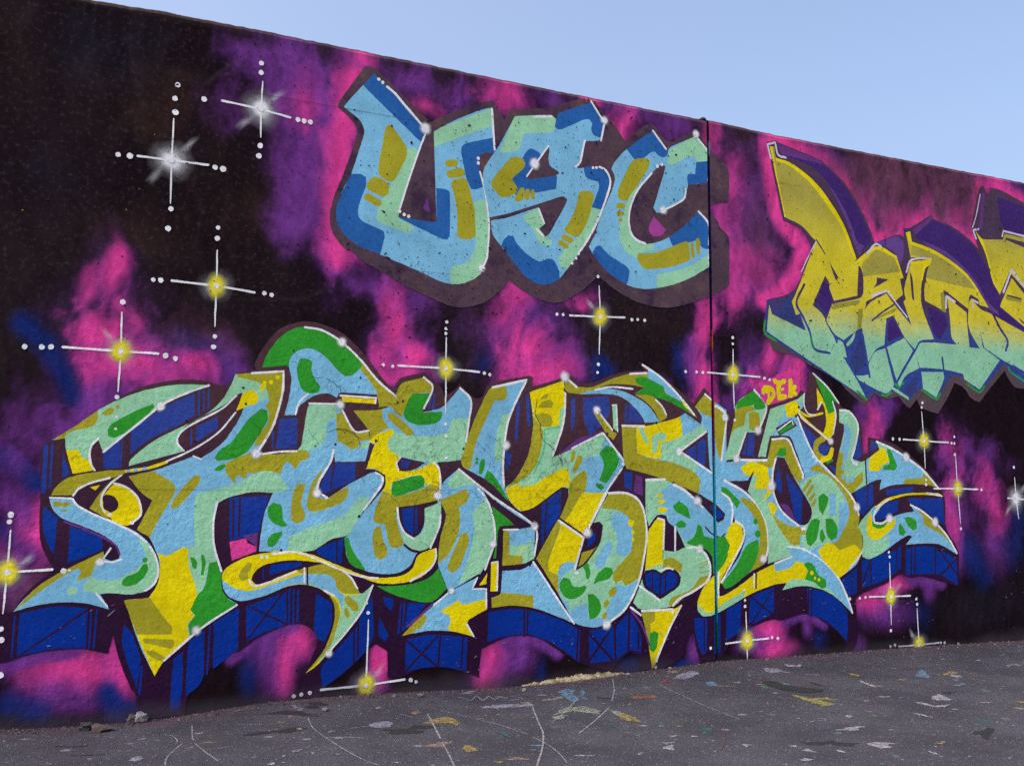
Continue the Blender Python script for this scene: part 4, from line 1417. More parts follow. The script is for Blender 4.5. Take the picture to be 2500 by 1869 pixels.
F olive:2150,577 2165,584 2194,530 2171,513 2146,548
F olive:1492,843 1534,885 1556,877 1550,841 1529,820 1537,784 1494,771 1479,800
F ink:1555,776 1565,812 1622,861 1748,888 1861,887 2015,865 1832,826 1713,785 1633,752 1582,750
F royal:1674,867 1861,876 1869,854 1661,802
S royal 9:1627,846 1625,781
S ink 10:1904,853 1907,735
S white 12:1680,932 1822,940 1937,904 2094,833 2253,776 2374,760
S white 12:1541,777 1567,740 1662,758 1832,822
S white 13:2776,939 2777,876 2731,807 2597,734
S white 11:2133,817 2190,770 2234,701
S white 10:1885,839 1887,750
S white 9:2019,694 2082,662
S white 11:2338,716 2273,564 2165,428 2065,323
D white 11:1614,915 1647,915 2296,605
D ink 9:1735,953
G white 45:2054,305
g letter_n
F cyan =N1:3160,2020 3192,2043 3462,2102 3364,1921 3308,1786 3286,1653 3277,1488 3287,1353 3319,1250 3164,1388 2975,1484 2957,1524 2983,1621 3053,1810
F olive ^N1:3156,2020 3192,2047 3298,2052 3303,1985 3280,1955 3206,1948 3161,1855 3072,1664 3024,1468 2966,1484 2948,1524 2978,1621 3048,1810
F mint ^N1:3271,1851 3313,1861 3318,1786 3290,1653 3274,1529 3218,1528 3208,1610 3226,1717 3244,1800
F green ^N1:3123,1396 3154,1466 3181,1454 3236,1389 3329,1242 3237,1307
F green:3109,1542 3136,1543 3132,1486 3109,1437 3087,1445 3095,1510
D green 12:3075,1542 3073,1517
S white 16:3192,2040 3458,2106 3364,1929 3308,1794 3286,1653 3273,1488 3280,1357
G white 57:3295,1641
F cyan =N2:2935,1474 3038,1407 3210,1286 3525,1084 3525,1072 3210,1262 3119,1335 3183,1213 3210,1108 3211,978 3167,859 3104,765 3087,765 2946,691 2869,662 2816,781 2794,845 2805,1001 2847,1159 2811,1254 2814,1365
F mint ^N2:2935,1474 3038,1407 3210,1286 3301,1229 3210,1262 3119,1335 3029,1367 2888,1334 2853,1381
F olive ^N2:2802,1262 2994,1342 3016,1302 3003,1254 2942,1214 2951,1158 2943,1055 2892,937 2841,875 2789,845 2772,876 2805,1001 2829,1159
F mint ^N2:3039,1174 3084,1222 3137,1278 3210,1156 3222,1035 3211,930 3149,819 3096,757 2990,721 2946,706 2998,823 3041,957 3058,1077
F olive ^N2:2961,1038 2996,1046 3018,1022 3014,966 2945,809 2893,779 2859,804 2875,858
F green:3192,1221 3366,1098 3385,1086 3256,1083 3238,1059 3221,866 3202,866 3220,994
S ink 21:3164,1270 3366,1102 3385,1082 3256,1075 3257,865
S white 14:2940,1470 3210,1278 3525,1072 3520,875
S white 14:3083,1339 3128,1294 3174,1221 3206,1108 3211,978 3140,795
F cyan =NB:3279,1062 3394,1063 3525,1080 3517,858 3431,824 3271,816
F olive ^NB:3274,1062 3325,1050 3325,887 3431,877 3422,820 3266,812
F mint ^NB:3330,952 3450,958 3506,990 3525,858 3436,824 3431,877 3330,887
S yellow 7:3403,930 3450,933
S yellow 7:3385,906 3440,913
S white 12:3279,1060 3394,1060
F cyan =NC:3271,780 3422,787 3506,826 3581,742 3733,523 3838,398 3713,450 3525,516 3349,544 3191,535 3190,602 3258,624
F olive ^NC:3186,594 3258,632 3511,606 3511,512 3349,540 3186,531
S ink 21:3266,800 3431,816
S white 14:3511,834 3581,742 3742,522 3838,398
F yellow:3185,834 3234,845 3226,645 3181,646
S white 12:3189,838 3237,845 3231,649
F yellow:3096,689 3158,771 3149,695
D ink 10:3485,814
G white 53:3520,1080
G white 47:3198,963
g letter_arrow
F cyan =ST:2543,384 2634,471 2750,566 2878,654 3087,745 3044,671 3155,667 3155,528 3019,464 3006,437 3063,347 2924,390 2752,407 2634,398
F yellow ^ST:2810,532 2948,596 2974,564 3164,603 3164,528 3019,464 3006,437 3072,339 2924,386 2863,413 2888,458 2879,498
F olive ^ST:2535,381 2633,479 2683,523 2717,506 2701,460 2659,409 2651,432 2610,392
S violet 16:2767,584 2584,443
S white 12:3083,741 3044,667 3150,664 3151,540
S white 12:3006,437 3059,352
S white 11:2869,647 2767,573
G white 41:2891,661
g letter_s
F mint =S1:3481,2019 3757,2117 3771,2023 3766,1886 3736,1748 3668,1565 3775,1605 4089,1754 4266,1549 4256,1497 4101,1310 3969,1072 3919,980 3715,1120 3793,1284 3793,1343 3735,1351 3524,1217 3431,1189 3394,1193 3319,1267 3292,1348 3374,1415 3468,1574 3505,1742 3505,1859
F yellow ^S1:3477,2023 3640,2077 3761,2117 3766,1929 3727,1910 3717,1790 3591,1769 3524,1835 3505,1910
F olive:3562,1971 3601,2007 3639,2017 3620,1982
F olive:3543,1911 3582,1955 3649,1975 3673,1950 3659,1916
F olive ^S1:3524,1852 3582,1875 3649,1864 3668,1814 3649,1780 3572,1777
F olive ^S1:3501,1859 3562,1785 3591,1744 3572,1618 3524,1491 3430,1407 3292,1340 3365,1415 3458,1573 3496,1741
S teal 16:3726,1782 3601,1761 3596,1618 3515,1449
F yellow ^S1:3282,1332 3393,1374 3506,1366 3610,1425 3764,1494 3794,1469 3813,1368 3735,1347 3524,1213 3431,1180 3347,1234
F mint:3412,1399 3487,1416 3449,1358 3403,1349
F cyan ^S1:3823,1495 3932,1565 4052,1585 4114,1742 4277,1549 4266,1497 4101,1314 3931,1318 3951,1412 3942,1480 3813,1444
F green:4052,1602 4114,1659 4175,1639 4225,1562 4204,1501 4111,1383 4051,1404 4092,1516
F green:4021,1387 4071,1378 4096,1353 4071,1335 4021,1361
F olive ^S1:3932,1484 3951,1412 3911,1284 3773,1091 3705,1116 3793,1284 3803,1368 3852,1428
F yellow ^S1:3911,1313 4111,1314 3969,1063 3924,971 3725,1091 3773,1124
F olive:3828,1614 3851,1615 3848,1564 3823,1529 3812,1555
F olive:3873,1581 3907,1582 3912,1539 3852,1453 3828,1457 3838,1504
S white 15:3771,2023 3766,1886 3741,1765 3668,1577
S white 13:4084,1750 3824,1631
S white 15:4089,1745 4266,1549
S white 15:4245,1492 4101,1310 3969,1080
D white 13:4259,1526
D ink 11:3766,2049
F mint =S2:3705,1124 3534,858 3619,741 3723,589 3838,411 3926,373 4024,364 4114,389 4266,482 4360,606 4413,733 4446,905 4458,1035 4439,1183 4378,1271 4274,1314 4136,1318 4080,1236 3999,1100 4049,1108 4079,1082 4058,981 4028,914 3948,848 3869,775 3845,767 3924,983
F olive ^S2:4131,1322 4274,1323 4383,1275 4450,1183 4469,1035 4457,905 4423,733 4360,683 4268,644 4237,687 4186,664 4156,699 4177,757 4270,840 4322,908 4334,1063 4273,1149 4201,1193 4070,1202
F cyan ^S2:4160,1150 4212,1184 4293,1141 4334,1063 4321,890 4270,857 4188,876 4200,996 4160,1073 4145,1116
F olive ^S2:3525,858 3705,1132 3734,1078 3676,946 3638,839 3638,773 3705,738 3714,655 3728,576 3619,732
F yellow ^S2:3715,1124 3929,991 3840,817 3753,819 3714,779 3705,746 3638,765 3628,823 3676,946 3734,1078
F cyan ^S2:3714,787 3772,827 3840,825 3830,776 3772,753 3724,688 3733,572 3791,553 3800,487 3946,538 3955,430 4064,425 4155,563 4186,664 4268,644 4381,683 4370,606 4276,474 4114,380 4024,356 3926,365 3829,411 3723,581
F green:3899,841 3928,844 3958,806 3972,746 3957,697 3937,706 3928,765 3889,816
F green:3996,662 4026,728 4097,785 4152,775 4167,741 4126,700 4056,685
F green:3724,688 3753,720 3801,710 3830,659 3868,650 3927,660 3942,647 3907,598 3829,568 3762,587 3723,638
F green:3951,597 3996,595 4045,551 4060,492 4024,435 3965,421 3956,480
F cyan:4108,963 4159,962 4158,911 4077,777 4027,779 4007,821 4058,896
F olive:4120,607 4176,647 4196,638 4186,587 4135,564
F olive:4085,533 4115,557 4133,531 4104,490 4080,503
F olive:4069,441 4094,469 4114,456 4099,419 4069,412
D yellow 26:4322,1097
D yellow 15:4338,1028
D yellow 12:4338,976
F ink:4004,1100 4049,1108 4081,1082 4063,981 4028,922 3919,891 3904,899 3949,999
F royal:4009,1041 4018,981 3948,924 3959,999
F olive:3869,775 3904,891 3998,914 4028,930 3998,872 3918,798
S ink 13:3859,775 3928,815 4018,914
S ink 16:3725,1132 3929,1004
S white 15:3715,1120 3919,996 3899,941 3845,775
S white 17:4131,1313 4274,1314 4378,1271 4434,1183 4458,1026 4441,888 4381,665 4266,482 4124,388
S white 11:4121,1322 3959,1058
D white 9:3845,752 3866,750
G white 64:3949,1029
G white 64:4104,377
g letter_tail
F olive =TL:3771,2049 3771,2152 3806,2119 3865,2079 3995,2081 4159,2146 4315,2194 4484,2212 4484,2243 4432,2272 4602,2187 4785,2041 4932,1888 4817,1943 4621,2016 4366,2050 4451,2098 4314,2114 4127,2105 4025,2065 3875,2028 3796,2033
F cyan ^TL:4432,2276 4613,2187 4796,2042 4796,2005 4643,2062 4623,2115 4483,2163 4484,2243
F green ^TL:4367,2166 4452,2179 4623,2115 4643,2062 4785,2005 4883,1927 4795,1942 4599,2015 4365,2045 4451,2098 4377,2130
F yellow ^TL:4785,2032 4861,1972 4943,1883 4883,1927 4806,1979
F cyan:3875,2023 4015,2060 4189,2073 4344,2035 4491,1957 4586,1844 4453,1835 4416,1892 4344,1960 4250,2018 4127,2035
F olive:4365,2041 4535,2030 4652,1882 4586,1844 4534,1932 4449,2000
F olive:4004,1895 4055,1905 4206,1744 4175,1700 4124,1733
F mint:4167,1957 4208,1964 4212,1771 4176,1770
S white 13:4044,1905 4176,1761
S white 11:4167,1955 4203,1959 4212,1762
S white 15:3781,2135 3865,2075
S white 16:4325,2195 4473,2209
S white 14:4020,2060 4158,2089 4345,2084
S white 16:4437,2268 4602,2182 4785,2032 4905,1909
S white 14:4551,2013 4609,1962 4646,1900
D ink 13:4181,1768 4121,1742
G white 69:3766,2143
G white 56:4034,1913
g letter_r
F cyan =R1:4248,1807 4447,1809 4586,1840 4728,1876 4822,1920 4965,1838 4972,1903 4912,1974 5009,2079 5087,2027 5212,1958 5196,1258 5093,1231 4916,1303 4698,1391 4485,1451 4287,1493 4261,1571
F olive ^R1:4238,1807 4373,1802 4382,1608 4486,1575 4700,1543 4897,1474 4957,1411 4927,1299 4698,1383 4485,1443 4276,1488 4251,1571
F yellow ^R1:4373,1793 4586,1844 4772,1896 4792,1779 4769,1715 4606,1693 4593,1568 4487,1579 4382,1608
F mint ^R1:4595,1684 4791,1743 4982,1839 5026,1785 4767,1625 4931,1529 4908,1474 4755,1535 4593,1568
F mint:4394,1785 4436,1799 4488,1681 4456,1680
F mint:4510,1735 4596,1769 4649,1748 4638,1716 4573,1701 4551,1612 4513,1611
F olive ^R1:4906,1973 5009,2083 5110,2018 5107,1880 4972,1930
F ink:4767,1620 5026,1795 5043,1512 5081,1458
F royal:4822,1626 4980,1729 5013,1712 4998,1530 4920,1546
S ink 12:4923,1692 4920,1546
S white 16:4253,1807 4447,1809
S white 16:5014,1785 4767,1629 5075,1462
S white 14:5009,2074 5087,2022
D ink 12:4554,1837 4706,1390
G white 59:4756,1625
F mint =R2:4453,1415 4591,1421 4709,1382 4806,1342 4915,1253 5113,1090 5191,1053 5189,944 5093,695 5062,821 4963,903 4798,907 4711,873 4709,1058 4650,1103 4630,1147 4566,1148 4480,1061 4450,1183
F cyan ^R2:4589,1324 4676,1377 4806,1351 4915,1262 5203,1053 5201,980 5020,974 4976,984 4944,1065 4899,1011 4810,942 4725,1058 4659,988 4651,1147 4587,1174
F green:4695,1218 4750,1257 4826,1208 4857,1119 4770,1155 4716,1182
F green:4715,1085 4769,1115 4818,1084 4801,1057 4736,1058
F green ^R2:4810,942 4888,994 4922,1083 4955,1064 4976,993 5065,973 5201,980 5198,872 5093,695 5039,821 4908,905
F yellow:4541,1297 4579,1315 4616,1297 4589,1279
F yellow:4551,1249 4589,1266 4637,1253 4588,1231
F yellow:4553,1192 4599,1213 4652,1196 4630,1174 4577,1172
F ink:4730,1386 4916,1316 5104,1235 5113,1108 4937,1262 4828,1342
F ink:4725,1058 4799,916 4776,889 4717,882
S white 18:4458,1411 4623,1417
S white 20:4709,1377 4806,1333 4915,1253 5107,1090
S white 14:4712,1058 4709,882
G white 65:4920,1257
F yellow =YT:4480,1052 4555,1130 4619,1121 4623,1059 4599,902 4598,797 4476,766 4439,741 4457,887
S ink 17:4480,1061 4555,1143 4630,1143 4644,1059 4615,902
S white 14:4560,1128 4616,1116 4605,902
F cyan =R4:5086,1513 5147,1459 5158,1422 5150,1326 5240,1267 5255,1167 5241,1076 5177,1004 5108,978 5074,978 5019,1006 4976,1078 4979,1240
F ink:4936,1312 5091,1231 5180,1158 5168,1113 5111,1091 4946,1249
F royal:5035,1222 5146,1176 5163,1140 5111,1113
S white 18:5150,1322 5228,1267 5255,1185 5241,1085
S ink 12:4992,1060 5042,1015 5131,977 5177,1008
F green:5052,973 5176,989 5215,916 5207,835 5125,738 5057,705
F cyan =R3:5146,1422 5197,1409 5368,1322 5506,1212 5585,1072 5599,915 5591,850 5565,777 5411,708 5236,606 5167,590 5134,636 5298,820 5371,965 5362,1056 5271,1112 5261,1194 5240,1276 5150,1326
F green ^R3:5145,1367 5207,1349 5332,1249 5296,1194 5262,1240 5240,1276 5144,1326
F olive ^R3:5333,1286 5402,1267 5506,1221 5597,1072 5610,914 5577,777 5411,699 5497,871 5512,1008 5480,1101 5400,1203 5332,1258
F green ^R3:5381,913 5499,957 5503,883 5471,793 5387,686 5235,582 5167,581 5123,619 5274,761
D green 25:5476,1096
D green 29:5495,999
S white 19:5180,1413 5369,1327 5506,1212 5580,1081 5599,924 5578,832 5553,787
G white 62:5542,805
g letter_heart
F mint =HB:4604,893 4706,882 4798,907 4908,909 4995,849 5032,750 5025,679 4946,611 4792,546 4683,481 4399,472 4333,522 4391,639 4444,758 4598,797
F olive ^HB:4603,823 4678,839 4775,784 4763,723 4688,751 4592,754
F olive ^HB:5042,696 4991,636 4792,538 4683,477 4641,492 4674,542 4847,597 4937,682
F ink:4567,534 4515,575 4432,629 4412,699 4444,749 4518,756 4581,728 4645,757 4720,741 4760,688 4740,627 4642,570
F royal:4568,564 4464,628 4438,689 4465,732 4518,739 4580,702 4645,735 4709,716 4730,680 4707,628
S ink 17:4581,719 4568,564
S ink 15:4507,739 4500,601
S ink 12:4623,727 4616,588
S olive 8:4928,780 5006,804
S olive 8:4938,753 5005,787
S olive 8:4937,717 5010,729
S white 18:4820,906 4908,906 4995,849 5032,750 5008,662 4880,587 4738,531 4684,485
S white 15:4391,639 4474,585 4567,529
S white 14:4581,746 4645,761 4688,751
G white 59:4935,895
g letter_spike
F yellow =SP:4404,451 4683,459 4759,487 4682,369 4595,227 4530,86 4492,37 4473,157 4449,286
F olive ^SP:4399,451 4524,454 4523,385 4481,361 4489,156 4463,192 4429,330
F green:4475,293 4522,310 4551,289 4536,196 4504,155 4474,191
S white 17:4410,459 4683,459 4677,429
S white 15:4759,482 4660,335 4573,177 4530,94
S white 15:4312,489 4399,430
S violet 17:4317,467 4408,357 4469,217
D white 12:4530,94 4524,48
g letter_drop
F yellow =YD:4908,436 4909,506 4967,610 5068,696 5114,730 5184,809 5220,916 5182,980 5212,1052 5270,1097 5339,1060 5348,978 5299,870 5193,746 5123,640 5110,534 5178,549 5351,632 5457,693 5636,761 5830,821 5772,897 5833,905 5954,874 6151,785 6298,657 6394,501 6452,346 6316,457 6167,539 5945,584 5725,560 5775,613 5643,604 5406,540 5232,466 5062,403 4962,394
F mint ^YD:4897,437 4920,488 4963,434 5040,421 5176,495 5361,569 5348,515 5175,433 5062,394 4962,381
F cyan ^YD:5654,765 5830,821 5760,902 5955,884 6163,785 6311,657 6407,501 6465,336 6254,497 6096,673 6037,760 5951,762 5878,782 5803,728 5658,705
F mint ^YD:5713,556 5800,631 5946,636 6082,608 6193,566 6316,467 6452,342 6166,529 5944,575
F green:5950,752 6000,770 6061,740 6096,673 6182,623 6180,566 6130,559 6057,608 5959,635 5998,704
D yellow 19:6035,684
D yellow 12:6067,641
D yellow 14:6107,628
S white 18:5772,901 5954,874 6150,780 6310,638 6406,472 6453,351
S white 16:5282,1102 5356,1051 5353,960 5275,834 5135,640
S white 14:5114,712 5100,623 5104,534
S white 14:5451,693 5448,593
S white 15:5660,769 5830,816
S ink 14:5471,692 5466,583
g letter_o
F mint =O1:5316,2022 5489,2129 5612,2003 5522,1790 5394,1791 5311,1590 5184,1564 5289,1895
F green ^O1:5310,2022 5490,2133 5612,2011 5575,1981 5491,1973 5480,2010 5308,1957
F olive ^O1:5303,1956 5385,1992 5480,1996 5491,1968 5408,1946 5382,1842 5276,1802 5203,1643 5229,1800
F olive:5431,1942 5479,1958 5538,1942 5541,1847 5487,1808 5434,1816
S white 17:5489,2129 5609,2003 5528,1809
S white 17:5398,1791 5317,1608
F olive:5098,1981 5152,1955 5209,1911 5188,1772 5155,1568 5122,1605 5092,1787
S white 17:5098,1986 5141,1973 5209,1911 5181,1716 5155,1564
G white 57:5197,1901
F cyan =O2:5647,1983 5920,2071 6009,2128 6000,2026 5942,1975 5909,1936 5985,1794 6080,1632 6228,1499 6416,1365 6528,1228 6562,1111 6546,1043 6583,984 6578,848 6507,734 6322,634 6150,781 5955,880 5784,902 5830,826 5588,767 5599,915 5585,1072 5506,1212 5404,1332 5472,1490 5418,1415 5220,1409 5147,1459 5143,1550 5504,1574
F mint ^O2:5635,1983 5795,2027 5792,1941 5729,1882 5690,1804 5640,1746 5594,1595 5499,1598
F yellow ^O2:5795,2023 5907,2066 5968,2015 5915,1936 5816,1923
F mint ^O2:5907,2061 6016,2134 6007,2065 5931,2033
F mint ^O2:5406,1410 5489,1462 5512,1434 5475,1369 5569,1351 5624,1193 5789,1051 5921,993 5917,871 5784,902 5830,817 5576,759 5593,915 5579,1072 5500,1212 5398,1332
F mint ^O2:5934,1381 6062,1459 6227,1470 6351,1355 6398,1258 6296,950 6206,913 5929,862 5960,1049 6044,1125 6040,1210
F olive ^O2:5640,1737 5823,1751 5974,1458 5935,1391 5851,1476 5782,1598 5709,1616 5658,1520 5515,1518 5504,1565 5611,1571
F green:5697,1615 5735,1673 5796,1679 5801,1627 5757,1607
F yellow ^O2:5338,1516 5445,1564 5610,1520 5620,1445 5654,1389 5664,1333 5567,1258 5555,1249 5605,1351 5475,1351 5488,1416 5513,1453 5418,1452 5372,1470
F olive ^O2:5614,1258 5659,1146 5789,1070 5960,1040 5983,992 5921,984 5919,909 5821,920 5704,1052 5636,1165
F yellow:5602,1239 5650,1249 5697,1202 5646,1127
F olive ^O2:6051,1526 6141,1556 6227,1489 6429,1365 6541,1228 6576,1111 6596,984 6577,829 6331,853 6244,912 6322,940 6445,1122 6437,1238 6376,1335 6251,1451 6138,1488 6050,1497
F cyan:6246,1316 6310,1316 6304,1142 6239,1133
F cyan:6346,1238 6437,1238 6431,1102 6322,940 6257,931 6325,1026
F green:6125,1287 6170,1320 6232,1287 6224,1239 6164,1143 6128,1191
F green:5983,992 6036,1096 6100,1115 6137,1095 6094,953 6029,893 5993,917
F green:6194,1114 6264,1113 6319,1045 6309,959 6245,936 6202,989
F green:6134,1009 6154,1038 6189,961 6155,919 6125,952
F yellow ^O2:6103,862 6206,917 6269,906 6331,857 6501,902 6565,852 6549,785 6322,624 6211,726 6151,785
S olive 28:5976,1343 6048,1420
S olive 28:6006,1305 6065,1373
S olive 26:6036,1267 6081,1310
S olive 26:6059,1220 6092,1258
F ink:5709,1606 5782,1598 5851,1476 5969,1315 6046,1201 6044,1125 5986,1068 5912,1069 5792,1145 5698,1239 5665,1361 5669,1492
F royal:5719,1540 5750,1380 5736,1305 5678,1389
F royal:5790,1484 5957,1305 5937,1078 5876,1107 5811,1381
F violet:5722,1239 5818,1211 5876,1107 5936,1069 5816,1126
F ink:5466,1490 5404,1341 5323,1377 5220,1409 5406,1415
S ink 22:5516,1589 5600,1593 5647,1761 5836,1761 5865,1714 5980,1453
S white 17:5340,1574 5600,1576
S white 16:5660,1742 5817,1746 5893,1619 5972,1463
S white 18:5928,1927 5986,1803 6081,1642 6228,1509 6416,1365 6528,1228 6557,1140
S white 17:5690,1587 5656,1464 5664,1314 5744,1173 5911,1059
S white 16:6608,939 6584,842 6441,710
D white 15:5968,1448 6082,1613 6116,1585 5948,1035 5972,1035
D ink 13:5943,2011 5909,1936
G white 64:5517,1809
G white 62:5299,1580
G white 74:5642,1375
G white 68:6533,1204
F ink:5697,1833 5865,1915 5919,1859 5738,1773
F green:5727,1815 5870,1877 5882,1853 5745,1787
S white 12:5721,1815 5865,1901 5882,1868
g letter_hook
F green:6110,2290 6253,2184 6372,2061 6307,2078 6330,1990 6258,1968 6199,2112
F yellow:6138,2178 6198,2093 6258,1968 6330,1990 6334,1921 6303,1803 6263,1762 6194,1799 6230,1898 6215,2015 6184,2063 6144,1998 6141,2090
S olive 55:6212,1776 6121,1720 6118,1642 6180,1595
S yellow 47:6180,1590 6258,1616 6285,1675
S green 22:6230,1567 6282,1587
S yellow 18:5954,1976 6041,1940 6194,1970
S yellow 22:5941,1961 6088,1855 6263,1753
S white 14:6103,2294 6253,2189 6372,2061
S white 14:6307,2068 6338,1961 6303,1803
S white 11:6003,2123 6000,2026 6041,1960 6117,1953
S white 13:5942,1985 5965,1928 6113,1836 6250,1752
S white 13:6184,2058 6141,1998
G white 56:6269,1743
g letter_l
F mint =L1:6376,2006 6455,2009 6544,1948 6581,1870 6564,1780 6504,1601 6622,1583 6815,1686 6777,1756 6925,1709 7115,1632 7307,1523 7486,1370 7372,1390 7160,1399 6937,1387 6799,1347 6824,1437 6749,1426 6479,1316 6416,1365 6316,1452 6333,1569 6421,1825 6423,1885 6372,1903
F cyan ^L1:6424,1904 6487,1847 6498,1778 6452,1629 6437,1570 6360,1598 6419,1776
F olive ^L1:6362,1657 6414,1648 6398,1570 6420,1462 6483,1414 6619,1504 6615,1415 6479,1311 6302,1442 6320,1568
F cyan ^L1:6649,1593 6703,1604 6952,1689 7116,1642 7320,1502 7303,1451 7092,1439 7076,1398 6799,1337 6824,1437 6654,1396
F yellow ^L1:6703,1604 6815,1696 6883,1688 6926,1588 6836,1547 6807,1506 6699,1505 6680,1534
F green ^L1:6897,1698 6938,1689 7014,1549 6985,1513 6848,1517 6849,1547 6925,1568
F olive ^L1:7092,1439 7303,1451 7320,1492 7500,1365 7300,1390 7082,1388
D cyan 23:6399,1531 6400,1452 6447,1422 6497,1434
S ink 16:6650,1603 6654,1396
S white 18:6382,2002 6480,1996 6557,1929 6580,1850 6534,1690 6497,1601 6516,1571
S white 19:6784,1751 6952,1699 7115,1627 7307,1523 7486,1370
D white 16:6522,1567 6548,1562
G white 72:7115,1627
F cyan =L2:6540,1043 6602,1111 6740,1218 6792,1188 6722,1120 6733,1070 6787,1065 6897,1108 7036,1147 7190,1167 7151,1227 7289,1166 7440,1064 7565,970 7686,794 7487,880 7274,894 7078,887 7158,956 7110,967 6969,909 6803,824 6654,778 6582,799 6595,945 6571,1004
F mint ^L2:6527,1043 6602,1120 6740,1228 6654,1091 6636,983 6700,933 6808,941 6890,970 6887,891 6775,805 6653,769 6569,790 6595,945
F yellow ^L2:6697,1159 6706,1061 6772,1031 6896,1099 6972,1108 6962,1048 6808,951 6714,933 6649,973 6639,1052 6669,1130
F green ^L2:6701,1090 6733,1065 6814,1065 6882,1089 6839,1040 6771,1026 6705,1046
F olive ^L2:7192,1207 7303,1166 7454,1063 7579,970 7687,804 7535,950 7297,1055 7294,1126
F green:7069,1112 7132,1122 7214,1086 7218,1025 7168,1006 7114,1047
F green:7003,1038 7025,1073 7084,997 7054,957 7007,978
F yellow:6739,1208 6878,1277 7156,1323 7483,1324 7547,1293 7296,1308 7085,1298 6876,1248 6779,1188
S white 17:7151,1222 7289,1166 7440,1069 7578,950 7687,804
S white 16:6904,1268 6780,1208 6722,1129 6733,1075 6814,1070 6897,1108
S white 15:7354,1324 7525,1299
G white 70:6897,1108
G white 72:7433,1074
g tag
F pink:5527,2178 5545,2193 5599,2191 5630,2219 5697,2244 5741,2270 5796,2273 5835,2314 5866,2340 5878,2301 5906,2342 5925,2304 5968,2321 5961,2267 5975,2239 5952,2208 5963,2160 5933,2106 5821,2067 5673,2023 5612,2009 5571,2056 5542,2088 5553,2132
S yellow 43:5598,2148 5642,2150 5676,2137 5681,2090 5627,2035
S yellow 43:5739,2198 5738,2078 5803,2090
S yellow 37:5697,2215 5739,2193 5794,2212
S yellow 44:5862,2218 5865,2103
S yellow 37:5908,2172 5866,2146 5915,2114
F yellow:5565,2132 5586,2157 5641,2166 5677,2156 5694,2129 5686,2080 5661,2051 5624,2013 5610,2020 5621,2058 5627,2106 5597,2113 5584,2095 5566,2104
F pink:5649,2125 5668,2118 5662,2089 5645,2077
F yellow:5678,2222 5706,2230 5721,2211 5751,2206 5795,2222 5816,2229 5800,2199 5765,2180 5756,2152 5793,2162 5796,2143 5756,2129 5753,2101 5816,2110 5811,2081 5734,2054 5721,2082 5725,2159 5716,2182 5690,2195
F yellow:5848,2230 5876,2243 5884,2205 5881,2171 5911,2185 5920,2168 5887,2147 5929,2128 5933,2109 5906,2098 5872,2119 5866,2086 5833,2082 5837,2116 5846,2174"""

LABELS = {
    'usc': 'pale blue block letters USC with mint and olive patches on a plum shadow',
    'cent': 'yellow to mint angular letters with purple shading at the right end',
    'main': 'large tangled lettering in sky blue, mint, yellow and green with blue shadow blocks',
}
for key, data in (('usc', USC), ('cent', CENT), ('main', MAIN)):
    V, F, owner, shapes, groups, glows = make_piece(data)
    root = piece_object('graffiti_lettering', V, F, owner, shapes, groups['outline'], wall)
    root['label'] = LABELS[key]
    for g, sel in groups.items():
        if g == 'outline':
            continue
        nm = 'painted_signature' if g == 'tag' else 'painted_letter'
        o = piece_object(nm, V, F, owner, shapes, sel, root)
        for _, c, r in [x for x in glows if x[0] == g]:
            vv, ff, aa = [], [], []
            mist_disc(vv, ff, aa, c, r * 0.72, r * 0.72, -0.0055, SOFT, 0.05)
            mist_object('painted_glint', vv, ff, aa, MIST_W, root)

# ---------------------------------------------------------------- air holes, cracks and chips in the painted concrete
def flat_mat(name, rgb):
    m, t = new_mat(name)
    p = t.n('ShaderNodeBsdfPrincipled')
    p.inputs['Base Color'].default_value = rgb + (1,)
    p.inputs['Roughness'].default_value = 0.9
    p.inputs['Specular IOR Level'].default_value = 0.1
    out(t, p.outputs[0])
    return m

def in_joint(u):
    return J0 - 0.015 < u < J1 + 0.015

def speckles(name, n, mat, y, density, size, aspect=1.0, tilt=0.5):
    vv, ff = [], []
    rg_ = np.random.default_rng(len(name) + n)
    U = rg_.uniform(-1.0, 10.0, n * 6)
    Vv = rg_.uniform(0.12, 4.23, n * 6)
    D = density(U, Vv)
    keep = np.where(rg_.random(n * 6) < D)[0][:n]
    for i in keep:
        u, v = U[i], Vv[i]
        if in_joint(u):
            continue
        r = size(rg_)
        k, k0 = 6, len(vv)
        an = rg_.normal(0, tilt)
        asp = aspect * math.exp(rg_.normal(0, 0.25))
        for q in range(k):
            a = 6.2832 * q / k
            rr = r * rg_.uniform(0.65, 1.25)
            x, z = rr * asp * math.cos(a), rr * math.sin(a) / asp ** 0.5
            vv.append((u + x * math.cos(an) - z * math.sin(an), y, v + x * math.sin(an) + z * math.cos(an)))
        ff.append(tuple(range(k0, k0 + k)))
    o = mesh_obj(name, vv, ff, mat, wall)
    o['kind'] = 'stuff'
    return o

